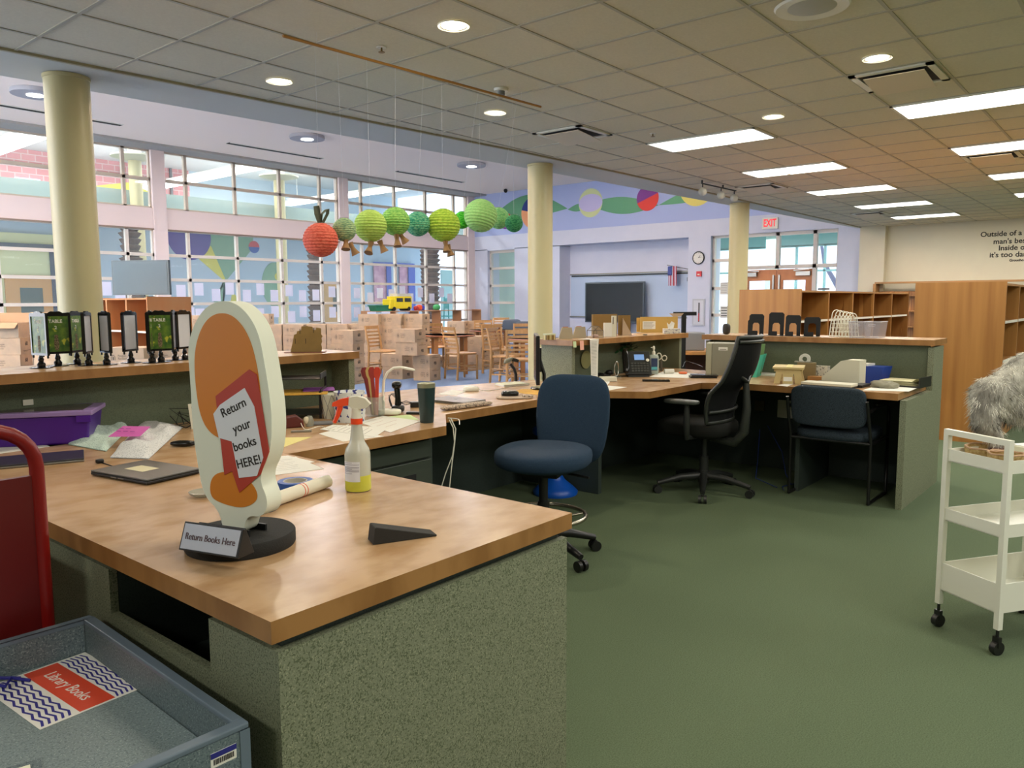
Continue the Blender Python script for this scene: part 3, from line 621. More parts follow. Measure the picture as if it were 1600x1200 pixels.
# middle transaction counter
o = thing('transaction_counter', 'middle raised counter with tan ledge, clutter and boxes on it', 'counter')
slab(o, [(4.59, 3.25), (6.27, 3.19), (6.27, 3.56), (4.62, 3.60)], TB, TT, 'ledge')
MB().box(4.70, 6.2, 3.42, 3.46, WT, TB).build('back_panel', lam_shade, o); MB().box(4.54, 6.2, 3.40, 3.46, 0, WT-.002).build('lower_panel', lamd, o)
MB().box(4.64, 4.68, 3.29, 3.57, WT+.003, TB).build('end_panel', lam, o)
MB().box(6.2, 6.24, 3.24, 3.54, 0, TB).build('end_panel', lam, o)
# right transaction counter
o = thing('transaction_counter', 'right raised counter with tan ledge holding black and white bookends', 'counter')
slab(o, [(6.06, 1.20), (6.47, 1.20), (6.47, 2.94), (6.02, 2.94)], TB, TT, 'ledge')
MB().box(6.12, 6.16, 1.243, 2.9, WT, TB).build('back_panel', lam_shade, o); MB().box(6.12, 6.16, 1.243, 3.0, 0, WT-.002).box(6.12, 6.24, 3.0, 3.44, 0, WT-.05).build('lower_panel', lamd, o)
pp = [(5.37, 0), (6.40, 0), (6.40, TB-.012), (6.09, TB-.012), (6.09, WT+.003), (6.09, .712), (5.37, .712)]
MB().prism(pp, 1.205, 1.243, axis='y').build('end_panel', lam, o)
MB().prism([(6.06, WT+.003), (6.14, WT+.003), (6.14, TB-.01), (6.06, TB-.01)], 2.88, 2.92, axis='y').build('end_panel', lam, o)
MB().box(6.40, 6.44, 1.24, 1.32, 0, .2).build('cove_base', mat('cove_base', '#8c8f7c', .6), o)
MB().box(6.10, 6.118, 2.19, 2.31, .42, .56).build('outlet_plate', white, o); MB().box(6.10, 6.118, 2.42, 2.5, .46, .54).build('outlet_plate', mat('plate_brown', '#5c5236', .5), o)
# grey file cabinet under the desk
o = thing('file_cabinet', 'dark green grey metal file cabinet under the desk behind the spray bottle', 'cabinet', (2.02, 3.0, 0))
MB().box(-.26, .62, -.28, .28, .0, .70).build('body', mat('cabinet_metal', '#3c433c', .45, .3), o, bevel=.004)
for z0, z1, nm in ((.60, .685, 'drawer'), (.30, .59, 'drawer'), (.01, .29, 'drawer')):
    d = MB().box(-.245, .605, -.30, -.28, z0, z1).build(nm, mat('cabinet_drawer', '#454c44', .4, .3), o, bevel=.003)
    if z0 < .6: MB().box(.05, .5, -.303, -.29, z1-.12, z1-.06).build('drawer_pull', blackm, d)
MB().cyl((.2, -.306, .643), (.2, -.28, .643), .012, n=16).build('lock', chrome, o)
# far wooden desk seen through the gap
v = dep(1090, 9.4); o = thing('wooden_desk', 'low brown desk seen through the gap between the raised counters', 'desk', (v.x, v.y, 0), FC)
MB().box(-.8, .5, 0, .7, .70, .74).build('top', oak2, o); MB().box(-.78, -.74, .03, .68, 0, .7).box(.44, .48, .03, .68, 0, .7).box(-.74, .44, .6, .62, .1, .7).build('panel', mat('brown_panel', '#5a3522', .5), o)
o2 = thing('desk_printer', 'small grey machine on the low brown desk in the gap', 'printer', (v.x+.05, v.y+.25, .74), FC); MB().box(-.12, .3, 0, .3, 0, .22).build('body', mgrey, o2, bevel=.01); MB().box(-.1, -.02, -.02, 0, .05, .17).build('panel', black, o2)

# ================================================================== BOOKCASES
def bookcase(name, label, loc, rotz, n, unit, h, dp, shelves, double=False, m1=oak, m2=oak2, lb=white, group=None, back=True):
    """length runs along local +x, open face at y=0 looking to -y, end panel at x=0"""
    o = thing(name, label, 'bookcase', loc, rotz, group); L = n*unit
    MB().box(-.02, 0, -.01, dp+.01, 0, h+.015).build('end_panel', m1, o)
    MB().box(L, L+.02, -.01, dp+.01, 0, h+.015).build('end_panel', m1, o)
    MB().box(0, L, 0, dp, h-.02, h).box(0, L, .03, dp, 0, .09).build('case', m2, o)
    if back: MB().box(0, L, dp-.02, dp, .09, h-.02).build('back_panel', m1, o)
    for i in range(1, n): MB().box(i*unit-.02, i*unit+.02, 0, dp-.02, .09, h-.02).build('divider', m1, o)
    for i in range(n):
        for z in shelves:
            s = MB().box(i*unit+.02, (i+1)*unit-.02, .01, dp-.02, z-.01, z+.01).build('shelf', m1, o)
            MB().box(i*unit+.02, (i+1)*unit-.02, .0, .01, z-.012, z+.012).build('label_strip', lb, s)
    return o
bookcase('oak_bookcase', 'far oak bookcase with empty shelves behind the right raised counter', (8.5, 3.0, 0), 0, 5, .93, 1.46, .68, (.42, .77, 1.12))
bookcase('oak_bookcase', 'nearest tall oak bookcase with plain end panel at the right edge', (8.39, 1.10, 0), 0, 5, .93, 1.50, .74, (.42, .77, 1.14))
# wall bookcases with shelves open through at the top
o = thing('oak_bookcase', 'long oak bookcase standing along the beige wall', 'bookcase', (19.0, 5.05, 0), -PI/2)
MB().box(0, 8, 0, .3, 1.72, 1.76).build('case', oak2, o); MB().box(0, 8, .3, .32, 0, 1.55).build('back_panel', oak, o)
for i in range(9): MB().box(i-.03, i+.03, 0, .3, 0, 1.72).build('divider', oak, o)
for i in range(8):
    for z in (.4, .75, 1.1, 1.45): MB().box(i+.03, i+.97, 0, .3, z-.01, z+.01).build('shelf', oak, o)
# left low bookcase with the monitor on it
pk = mat('oak_pinkish', '#bd8a5c', .5, noise=(6, .3, .7, (1, 1, .2)), col2='#bd7d49')
bookcase('wood_bookcase', 'low orange oak bookcase beside the nearest column carrying a grey monitor', (4.70, 12.38, 0), -PI/2, 4, .6, 1.42, .57, (.55, .98), m1=pk, m2=pk)
bookcase('wood_bookcase', 'low brown bookcase standing along the window wall behind the stacked boxes', (14.25, 17.0, 0), 0, 5, .92, 1.10, .38, (.45,), m1=mat('oak_brown', '#a87850', .5), m2=mat('oak_pinkish', '#c98a55'), back=False)
o = thing('monitor', 'grey blue flat monitor lying behind the low orange bookcase top', 'monitor', (5.0, 10.75, 1.436), -1.02)
MB().box(-.42, .42, -.02, .03, .03, .5).build('bezel', mat('monitor_bezel', '#41525a', .4), o); MB().box(-.40, .40, -.024, -.02, .05, .48).build('screen', mat('monitor_screen', '#4c606b', .6), o)
MB().box(-.12, .12, -.06, .1, 0, .012).box(-.03, .03, 0, .03, .01, .2).build('stand', dgrey, o)
v = dep(60, 12.6); o = thing('wood_bookcase', 'yellowish low shelf behind the open cartons at the far left', 'bookcase', (v.x, v.y, 0), -PI/2)
MB().box(-.9, .9, 0, .4, 1.12, 1.16).box(-.9, -.87, 0, .4, 0, 1.12).box(.87, .9, 0, .4, 0, 1.12).box(-.87, .87, .37, .4, 0, 1.12).build('case', mat('oak_yellow', '#c59250', .5), o)
MB().box(-.87, .87, .01, .37, .75, .78).box(-.87, .87, .01, .37, .35, .38).build('shelf', white, o)

# ================================================================== CHAIRS
# blue drafting stool
o = thing('drafting_stool', 'navy blue fabric swivel stool with foot ring beside the nearest counter', 'chair', (3.20, 2.45, 0), FC-.35)
def seatfn(q): q.z += .05*max(0, q.y)**1.2*2 - .012*math.cos(q.x*9)*max(0, 1-abs(q.y)*3); return q
MB().sup(.255, .24, .058, .55, .85, 40, 14, seatfn, (0, 0, .535)).build('seat', navy, o, smooth=60)
def backfn(q):
    x, y, z = q; yy = y - .35*x*x*4*.25 + .0; w = 1-.12*max(0, -z/.26)
    return Vector((x*w, yy + .05 - .10*(z+.1)**2*0 - .9*x*x*.5, z))
b = MB().sup(.215, .035, .245, .5, .62, 36, 20, backfn, (0, 0, 0)).build('backrest', navy, o, smooth=60, loc=(.08, .25, .71), rot=(-.14, 0, -.12))
MB().tube([(.10, .33, .62), (.08, .30, .50), (.04, .16, .46), (0, 0, .46)], .018, 8).build('back_bracket', black, o, smooth=60)
MB().box(-.1, .1, -.09, .09, .445, .49).cyl((.08, 0, .465), (.26, -.05, .455), .007).build('mechanism', black, o)
MB().cyl((0, 0, .12), (0, 0, .30), .032, n=20).cyl((0, 0, .30), (0, 0, .46), .024, n=20).build('gas_column', black, o, smooth=40)
R = .225; ring = [(R*math.cos(a*PI/16), R*math.sin(a*PI/16), .225) for a in range(32)]
r = MB().tube(ring, .012, 10, closed=True)
for k in range(3): a = k*2*PI/3+.5; r.cyl((.035*math.cos(a), .035*math.sin(a), .2), (R*math.cos(a), R*math.sin(a), .225), .008)
r.build('foot_ring', mat('ring_steel', '#a6a190', .25, .9), o, smooth=60)
def star(o, n, R, a0, m, h=.10, wheel=.028):
    for k in range(n):
        a = a0+k*2*PI/n; c, s = math.cos(a), math.sin(a)
        p = MB().tube([(.02*c, .02*s, h+.02), (R*.5*c, R*.5*s, h+.012), (R*c, R*s, h-.028)], [.03, .024, .017], 8).build('base_arm', m, o, smooth=60)
        q = Vector((R*c, R*s, 0)); t = Vector((-s, c, 0))
        w_ = MB().cyl(q+Vector((0, 0, h-.04)), q+Vector((0, 0, .045)), .008)
        for sg in (-1, 1): w_.cyl(q+t*.008*sg+Vector((0, 0, wheel)), q+t*.028*sg+Vector((0, 0, wheel)), wheel, n=18)
        w_.build('caster', m, p, smooth=40)
    MB().cyl((0, 0, h-.03), (0, 0, h+.06), .036, n=18).build('hub', m, o, smooth=40)
star(o, 5, .30, -.55-(FC-.35), black)
# blue wobble stool under the desk
v = at(866, 776); o = thing('wobble_stool', 'bright blue flared stool base standing behind the navy stool', 'stool', (v.x+.08, v.y+.05, 0))
bl = mat('bright_blue_plastic', '#0b53b8', .35)
MB().lathe([(.155, 0), (.16, .02), (.13, .05), (.07, .10), (.05, .13), (.05, .40)], 32).build('base', bl, o, smooth=60)
MB().lathe([(.05, .40), (.16, .43), (.165, .46), (.15, .475), (.0001, .47)], 32).build('seat', bl, o, smooth=60)
# mesh office chair
o = thing('office_chair', 'black mesh high back swivel office chair at the far desk', 'chair', (5.03, 2.42, 0), .04)
star(o, 5, .33, math.atan2(2.29-2.42, 4.80-5.03)-.08-.04, mat('chair_charcoal', '#232523', .45))
ch = _M['chair_charcoal']
MB().cyl((0, 0, .1), (0, 0, .26), .032, n=16).cyl((0, 0, .26), (0, 0, .42), .022, n=16).build('gas_column', ch, o, smooth=40)
MB().box(-.11, .11, -.13, .12, .40, .44).cyl((.1, 0, .42), (.27, .0, .41), .008).build('mechanism', ch, o)
B = FC+PI/2-YAW+PI/2                                  # placeholder heading
hd = math.radians(2); cR, sR = math.cos(hd), math.sin(hd)
def ofn(q): q.z += .02*max(0, q.y*2)**2 - .06*max(0, q.y-.16)**1.5*4; return q
MB().sup(.25, .25, .062, .5, .55, 36, 12, ofn, (0, .05, .47)).build('seat', mat('seat_black', '#161713', .85, spec=.2), o, smooth=60)
def bk(u, t):                                         # u across -1..1, t up 0..1: the curved back shell, chair faces +y
    z = .53+.58*t; w_ = .225+.035*math.sin(PI*min(1, t*1.15))-.02*(t > .8)*(t-.8)*5
    y = -.17-.055*math.sin(PI*t*.95)*1.3 - .21*max(0, t-.35)*1.35 + .055*math.sin(PI*max(0, .45-t)/.45*.5)*0 + .06*u*u
    y += .09*math.sin(PI*min(1, t/.5))*1.0*(1 if t < .5 else 0)*.4
    return Vector((u*w_, y, z))
N = 14; rows = 20; me_ = MB(); vs = [bk(-1+2*i/N, j/rows) for j in range(rows+1) for i in range(N+1)]
k = len(vs); vs2 = vs+[v+Vector((0, -.006, 0)) for v in vs]; fs = []
for j in range(rows):
    for i in range(N):
        a = j*(N+1)+i; fs += [(a, a+1, a+N+2, a+N+1), (k+a, k+a+N+1, k+a+N+2, k+a+1)]
me_.add(vs2, fs).build('mesh_back', meshb, o, smooth=60)
edge = [bk(-1, j/rows) for j in range(rows+1)]+[bk(-1+2*i/N, 1) for i in range(1, N)]+[bk(1, 1-j/rows) for j in range(rows+1)]+[bk(1-2*i/N, 0) for i in range(1, N)]
MB().tube(edge, .014, 8, closed=True).tube([bk(-1+2*i/N, .13)+Vector((0, -.02, 0)) for i in range(N+1)], .012, 8).tube([bk(-.98+1.96*i/N, .95)+Vector((0, -.012, 0)) for i in range(N+1)], .012, 8).build('back_frame', mat('frame_charcoal', '#2c2f2a', .4), o, smooth=60)
MB().tube([(0, -.05, .40), (0, -.22, .38), (0, -.285, .46), (0, -.30, .62), (0, -.29, .80)], [.03, .034, .034, .028, .02], 10).tube([(-.15, -.27, .88), (0, -.30, .80), (.15, -.27, .88)], .014, 8).build('back_spine', _M['frame_charcoal'], o, smooth=60)
for s in (-1, 1):
    a = MB().tube([(s*.14, 0, .42), (s*.29, 0, .43), (s*.30, 0, .52), (s*.30, -.0, .66)], [.018, .02, .024, .018], 8).build('armrest', ch, o, smooth=60)
    MB().sup(.045, .125, .015, .4, .5, 20, 8, None, (s*.30, .04, .675)).build('arm_pad', mat('arm_pad', '#474a45', .35), a, smooth=60)
# guest chair
o = thing('guest_chair', 'dark tweed guest chair on black sled legs pushed to the right desk', 'chair', (5.55, 1.665, 0), -PI/2)
# local frame: chair faces +y
def gb(q): q.y += -.55*q.x*q.x*-.6; return q
MB().sup(.242, .026, .138, .34, .38, 40, 16, lambda q: Vector((q.x, q.y+.25*q.x*q.x, q.z)), (0, 0, 0)).build('backrest', navyt, o, smooth=60, loc=(0, -.27, .645), rot=(.17, 0, 0))
MB().sup(.25, .245, .04, .4, .45, 36, 10, None, (0, .02, .445)).build('seat', navyt, o, smooth=60)
fr = MB()
for s in (-1, 1):
    x = s*.262
    fr.tube([(x, -.20, .012), (x, .22, .012)], .011).tube([(x, -.20, .012), (x, -.20, .43), (x, -.25, .55), (x*.98, -.30, .70)], .011).tube([(x, .22, .012), (x, .22, .42)], .011)
    fr.tube([(x, .22, .42), (x, .22, .60), (x, .16, .645), (x, -.10, .645), (x, -.23, .63)], .011).tube([(x, -.20, .41), (x, .22, .41)], .011)
fr.tube([(-.262, -.20, .41), (.262, -.20, .41)], .011).tube([(-.262, .2, .41), (.262, .2, .41)], .011)
fr.build('frame', black, o, smooth=60)
for s in (-1, 1): MB().sup(.022, .15, .012, .4, .5, 16, 8, None, (s*.262, .03, .665)).build('arm_pad', black, o, smooth=60)

# ================================================================== RED BOOK TRUCK, RETURN BIN, ROLLING CART
o = thing('book_truck', 'dark red metal book truck with rounded tube frame at the left edge', 'book cart', (.585, 2.115, 0), 0)
rt = [(-.30, 0, .14), (-.30, 0, .95)]+[(-.20-.1*math.cos(k*PI/12), 0, .95+.1*math.sin(k*PI/12)) for k in range(1, 7)]+[(.015+.1*math.sin(k*PI/12), 0, .95+.1*math.cos(k*PI/12)) for k in range(0, 7)]+[(.115, 0, .14)]
MB().tube(rt, .017, 12).build('end_frame', red, o, smooth=60)
MB().tube([(x, .9, z) for x, y, z in rt], .017, 12).build('end_frame', red, o, smooth=60)
MB().box(-.285, .10, -.008, .008, .16, .93).build('end_panel', mat('red_panel', '#5e0c0b', .4), o)
MB().box(-.285, .10, .892, .908, .16, .93).build('end_panel', _M['red_panel'], o)
for z in (.18, .45, .72): MB().box(-.28, .095, .01, .89, z, z+.012).box(-.28, -.268, .01, .89, z, z+.05).build('shelf', _M['red_panel'], o)
for x in (-.26, .08):
    for y in (.03, .87): MB().cyl((x, y, .16), (x, y, .09), .008).cyl((x-.015, y, .05), (x+.015, y, .05), .05, n=20).build('caster', black, o, smooth=40)

bz = .57; X1, Y0_, Y1_ = .745, 1.265, 2.03; X0 = .02
o = thing('return_bin', 'grey blue speckled book return bin with raised rim at the lower left', 'bin', (X1, Y0_, 0), -.03)
W_ = .72; L_ = Y1_-Y0_; t = .022
rim = MB()
for a in ((-W_, 0, 0, t), (-W_, 0, L_-t, L_), (-t, 0, t, L_-t), (-W_, -W_+t, t, L_-t)): rim.box(a[0], a[1], a[2], a[3], bz-.012, bz)
rim.build('rim', edgeb, o, bevel=.003)
bd = MB()
for a in ((-W_, 0, 0, t-.002), (-W_, 0, L_-t+.002, L_), (-t+.002, 0, t, L_-t), (-W_, -W_+t-.002, t, L_-t)): bd.box(a[0], a[1], a[2], a[3], .1, bz-.012)
bd.build('side_panel', lamb, o)
MB().box(-W_+t, -t, t, L_-t, .44, bz-.085).build('tray', mat('tray_laminate', '#7d8c8c', .38, speck=[(200, .55, '#637274'), (260, .6, '#9eaaa8')]), o)
MB().box(-.02, .0, -.002, .018, .1, bz-.012).build('corner_edge', edgeb, o)
for x in (-W_+.08, -.08):
    for y in (.08, L_-.08): MB().cyl((x, y, .1), (x, y, .06), .01).cyl((x-.015, y, .04), (x+.015, y, .04), .04, n=18).build('caster', black, o, smooth=40)
MB().box(-.078, -.028, -.001, 0, bz-.058, bz-.030).build('asset_label', white, o); a = MB().box(-.078, -.028, -.002, -.001, bz-.040, bz-.030).build('label_band', mat('label_navy', '#2c2c7c', .4), o)
bc = MB(); xx = -.073
random.seed(3)
while xx < -.034: w_ = random.choice((.0007, .0012, .0018)); bc.box(xx, xx+w_, -.0018, -.001, bz-.053, bz-.043); xx += w_+random.choice((.0008, .0014))
bc.build('barcode', ink, o)
# sheets in the bin
zt = bz-.085
def sheet(pts, z=.0): return pts
def quadpts(z, *px): return [at(*p, z) for p in px]
q = quadpts(zt+.001, (-75, 1068), (133, 1019), (229, 1072), (61, 1139))
cN = sum((Vector(p) for p in q), Vector())/4
e1 = (q[2]-q[1]); wx = e1.length; ang = math.atan2(e1.y, e1.x); e2 = (q[1]-q[0])
wy = max(.2159, (q[3]-q[2]).length)
o = thing('library_books_sign', 'red white and navy chevron sheet reading Library Books inside the return bin', 'sign', (q[2].x, q[2].y, zt+.0005), ang+PI)
# local: +x runs back along the sheet's right edge, +y away from it
wx = e1.length; o.scale = (1, (q[3]-q[2]).length/.285, 1); MB().box(0, wx, 0, .285, 0, .0008).build('page', paper, o)
cv = MB(); nvy = mat('chevron_navy', '#2c2a86', .6)
def chev(y0, y1, n):
    k = 12; st = (y1-y0)/n
    for r in range(n):
        yy = y0+r*st+st*.2
        for i in range(k):
            xa = .008+(wx-.016)*i/k; xb = .008+(wx-.016)*(i+1)/k; d0, d1 = (0, st*.55) if i % 2 else (st*.55, 0)
            cv.add([(xa, yy+d0, .001), (xb, yy+d1, .001), (xb, yy+d1+st*.42, .001), (xa, yy+d0+st*.42, .001)], [(0, 1, 2, 3)])
chev(.008, .078, 5); chev(.19, .275, 5); cv.build('chevrons', nvy, o)
MB().box(.006, wx-.006, .086, .182, .0008, .0011).build('red_band', redo, o)
text('lettering', 'Library Books', .052, paper, o, (wx/2, .134, .0012), (0, 0, PI), sx=.66)
rb = MB().tube([(wx-.03, .30, .004), (wx-.02, .27, .012), (wx-.05, .25, .008), (wx-.02, .22, .01), (wx-.06, .19, .006)], .004, 6).tube([(wx-.02, .27, .012), (wx-.0, .24, .01), (wx-.03, .2, .006)], .004, 6).build('bow', nvy, o, smooth=60)
v = at(57, 1185, zt+.001); o = thing('note_card', 'cream handwritten card on a grey board at the bottom left edge', 'card', (v.x-.03, v.y-.02, zt+.0005), YAW-.95)
MB().box(-.14, .03, -.12, .02, 0, .003).build('backing', lamb, o); MB().box(-.13, .012, -.11, .004, .003, .0045).build('card', mat('cream_paper', '#ecead0', .8), o)
text('lettering', 'Pla', .042, ink, o, (-.085, -.03, .0048), (0, 0, 0), shear=.2, align='LEFT')

a = Vector((3.52, .63, 0)); b = Vector((3.37, .40, 0)); ea = (b-a).normalized(); W2 = (b-a).length; ang = math.atan2(ea.y, ea.x)
o = thing('rolling_cart', 'white metal three tier rolling cart at the right edge', 'cart', a, ang)
L2 = .46                                              # local x: along the near end, local y: away to the right (positive)
cm = mat('cart_cream', '#e3e2d2', .4); zt2 = .83
for x in (0, W2):
    for y in (0, L2): MB().box(x-.011, x+.011, y-.011, y+.011, .10, zt2).build('post', cm, o)
for y in (0, L2): MB().box(.011, W2-.011, y-.011, y+.011, zt2-.022, zt2).build('handle_bar', cm, o)
for z, h in ((.70, .05), (.455, .05), (.16, .115)):
    t_ = MB(); x0, x1, y0, y1 = .011, W2-.011, -.004, L2+.004; t_.box(x0, x1, y0, y0+.015, z, z+.004).box(x0, x1, y1-.015, y1, z, z+.004)
    t_.box(x0-.008, x1+.008, y0+.015, y1-.015, z, z+.004).box(x0, x1, y0, y0+.004, z, z+h).box(x0, x1, y1-.004, y1, z, z+h).box(x0-.011, x0-.007, y0+.015, y1-.015, z, z+h).box(x1+.007, x1+.011, y0+.015, y1-.015, z, z+h)
    t_.build('tray', cm, o)
for x in (0, W2):
    for y in (0, L2):
        MB().cyl((x, y, .10), (x, y, .06), .006).box(x-.014, x+.014, y-.008, y+.008, .03, .07).cyl((x-.012, y, .026), (x+.012, y, .026), .026, n=18).build('caster', black, o, smooth=40)
def oncart(x, y, z): return o.matrix_basis @ Vector((x, y, z))
cartM = Matrix.Translation(a) @ Matrix.Rotation(ang, 4, 'Z')
wick = mat('wicker', '#b8a06c', .8, noise=(90, .35, .65), col2='#96763c', bump=(150, .8, .003))
for i, (x, y, r_) in enumerate(((.075, .13, .085), (.19, .085, .062))):
    p = cartM @ Vector((x, y, .705)); k = thing('wicker_basket', 'shallow woven basket on the white cart, ' + ('left one under the fur animal' if i == 0 else 'right one at the near corner'), 'basket', p)
    MB().lathe([(r_*.75, 0), (r_*.95, .02), (r_, .055), (r_*.93, .055), (r_*.88, .02), (r_*.7, .006), (.001, .006)], 28).build('bowl', wick, k, smooth=60)
    MB().tube([(r_*.97*math.cos(t*PI/14), r_*.97*math.sin(t*PI/14), .056+.002*math.sin(t*5)) for t in range(28)], .004, 6, closed=True).build('rim', mat('wicker_pink', '#b09070', .8), k)
p = cartM @ Vector((.20, .24, .704)); k = thing('red_marker', 'small dark red tube lying on the white cart top tray', 'marker', p); MB().cyl((0, 0, .011), (.05, -.04, .011), .011, n=14).build('barrel', mat('marker_red', '#7c1a22', .4), k, smooth=40)
p = cartM @ Vector((.12, .36, .704)); k = thing('cart_box', 'cream flat box on the far half of the white cart top tray', 'box', p, ang); MB().box(-.10, .10, -.07, .07, 0, .05).build('box', mat('cream_paper', '#ecead0', .8), k, bevel=.003); MB().box(-.09, .09, -.06, .06, .05, .053).build('lid', white, k)
# the fur animal on the cart: body, hind leg into the basket, head out at the picture edge
def cpt(px, py, d):                                  # point on the sight line at distance d
    return Vector((0, 0, EYE)) + ray(px, py)*d
AD = 3.2; ak = AD/3.58
base = cpt(1566, 700, AD)
o = thing('plush_animal', 'long haired grey fur animal figure standing in the baskets on the white cart', 'toy animal', (base.x, base.y, base.z), FC)
def loc_(px, py, dd=0):
    v = cpt(px, py, AD+dd); return Matrix.Rotation(-FC, 4, 'Z') @ (v-base)
blobs = [(loc_(1552, 620), (.10, .09, .095)), (loc_(1590, 640, .02), (.095, .09, .075)), (loc_(1538, 650, -.03), (.055, .06, .095)), (loc_(1600, 605, .02), (.09, .085, .085)),
         (loc_(1548, 668, -.04), (.035, .04, .05)), (loc_(1556, 683, -.04), (.03, .035, .035)), (loc_(1592, 575, .03), (.055, .06, .05)), (loc_(1612, 565, .03), (.06, .06, .05)), (loc_(1640, 600, .03), (.09, .08, .08)), (loc_(1575, 592, .02), (.06, .06, .05)),
         (loc_(1650, 650, .03), (.04, .05, .11)), (loc_(1636, 548, .03), (.055, .055, .055))]
b = MB()
mb_ = bpy.data.metaballs.new('m'); blobs = [(c_, tuple(k*ak for k in r_)) for c_, r_ in blobs]+[(loc_(1558, 697, -.03), (.025, .03, .03))]; mb_.resolution = .015; mb_.render_resolution = .015; mb_.threshold = .3
for c_, r_ in blobs:
    e = mb_.elements.new(type='ELLIPSOID'); e.co = c_; m_ = max(r_); e.radius = m_*1.45; e.size_x, e.size_y, e.size_z = r_[0]/m_, r_[1]/m_, r_[2]/m_
mo = bpy.data.objects.new('m', mb_); C.objects.link(mo); dg = bpy.context.evaluated_depsgraph_get(); dg.update()
bm_ = bpy.data.meshes.new_from_object(mo.evaluated_get(dg)); bpy.data.objects.remove(mo)
furm = mat('grey_fur', '#b4b1a4', .95, noise=(14, .38, .62), col2='#7a776e', spec=.1)
fur2 = mat('pale_fur', '#dedbcd', .95, spec=.1); fur3 = mat('dark_fur', '#4d4a44', .95, spec=.1)
bm_.materials.clear(); bm_.materials.append(furm); bm_.polygons.foreach_set('use_smooth', [True]*len(bm_.polygons))
bo = bpy.data.objects.new('body', bm_); C.objects.link(bo); bo.parent = o
random.seed(11); f = MB(); vs_ = bm_.vertices; polys = list(bm_.polygons)
from mathutils import noise as mnoise
for p in polys:
    for _ in range(3):
        n = p.normal; c_ = p.center + Vector((random.uniform(-.006, .006) for _ in range(3)))
        d = (n*.55+Vector((random.uniform(-.3, .3), random.uniform(-.3, .3), -.75+random.uniform(-.3, .3)))).normalized()
        L = random.uniform(.014, .034); s_ = d.cross(Vector((random.uniform(-1, 1), random.uniform(-1, 1), .2))).normalized()*.0011
        v_ = mnoise.noise(c_*14)+.35*n.z; f.m(1 if v_ > .12 else (2 if v_ < -.42 else 0)).add([c_-s_, c_+s_, c_+d*L], [(0, 1, 2)])
fo = f.build('fur', [furm, fur2, fur3], o); fo['kind'] = 'stuff'
MB().sup(.034, .045, .016, .8, .8, 16, 8, None, loc_(1561, 704, -.04)).build('paw', mat('brown_paw', '#5e4438', .9), o, smooth=60)

# ================================================================== THE ROD AND THE PAPER LANTERNS
ZR = 2.96
a = at(442, 56, ZR); b = at(845, 167, ZR)
o = thing('hanging_rod', 'long thin wooden rod hung under the low ceiling carrying the paper lanterns', 'rod', (a.x, a.y, ZR))
MB().cyl((0, 0, 0), b-a, .009, n=10).build('dowel', mat('rod_wood', '#a9762f', .5), o)
for k in (.1, .9): q = (b-a)*k; MB().cyl(q, q+Vector((0, 0, LZ-ZR-.004)), .001, n=5).build('string', paper, o)
def lantern(px, py, rp, col, dark, i, dy=0, ridged=True, feet=(), ant=False, tilt=0, ring=False):
    d = ray(px, py); t = 4.2/d.y; Y = a.y+(b.y-a.y)*(d.x*t-a.x)/(b.x-a.x)+dy; t = Y/d.y; c_ = Vector((d.x*t, Y, EYE+d.z*t)); r_ = rp*t/F
    o = thing('paper_lantern', '', 'paper lantern', c_, 0, 'paper lanterns of the hanging caterpillar')
    m_ = mat('lantern_%s' % i, col, .75, noise=(38 if ring else 55, .42, .60, (1, 1, 2.2)), col2=dark, spec=.2)
    pr = []; nrib = 17
    for j in range(nrib*4+1):
        th = -PI/2+PI*j/(nrib*4); rr = r_*(1+.017*math.cos(j*PI/2)) if ridged else r_
        pr.append((max(rr*math.cos(th), .018 if j in (0, nrib*4) else .0), rr*math.sin(th)*.97))
    M2 = Matrix.Rotation(tilt, 4, 'Y')
    MB().lathe(pr[2:-2], 32, cap=False, M=M2).build('shade', m_, o, smooth=25 if ridged else 60)
    MB().tube([M2@Vector((.028*math.cos(k*PI/8), .028*math.sin(k*PI/8), r_*.96)) for k in range(16)], .0015, 5, closed=True).bar(M2@Vector((-.028, 0, r_*.96)), M2@Vector((.028, 0, r_*.96)), .002).build('wire_ring', steel, o)
    top = Vector((0, a.y+(b.y-a.y)*(c_.x-a.x)/(b.x-a.x)-c_.y, ZR-c_.z)); MB().tube([(0, 0, r_*.95), top], .0008, 4).build('string', mat('nylon_string', '#e8e8e8', .4), o)
    for (fx, fy, dx, dz) in feet:
        s_ = t/F; p0 = Vector((fx*s_*.9, -.02, -fy*s_)); dr = Vector((dx, -.25, dz)).normalized()
        MB().tube([p0, p0+dr*.035, p0+dr*.055, p0+dr*.085], [.020, .014, .019, .030], 16).build('foot', mat('cardboard_tube', '#96724a', .8), o, smooth=60)
    if ant:
        for sg in (-1, 1):
            lp = [(0, 0, r_*.93), (sg*.03-.02, 0, r_+.05), (sg*.05-.0, 0, r_+.085), (sg*.062, 0, r_+.09), (sg*.06, 0, r_+.06), (sg*.02, 0, r_*.98)]
            if sg < 0: lp = [(-.005, 0, r_*.93), (-.03, 0, r_+.05), (-.035, 0, r_+.1), (-.015, 0, r_+.105), (-.008, 0, r_+.05), (0, 0, r_*.95)]
            bb = MB(); k = len(lp)
            vs = [(x, -.018, z) for x, y, z in lp]+[(x, .018, z) for x, y, z in lp]; bb.add(vs, [(j, j+1, k+j+1, k+j) for j in range(k-1)]+[(j+k, j+1+k, j+1, j) for j in range(k-1)])
            bb.build('antenna', mat('olive_card', '#6a6b4a', .7), o)
    return o
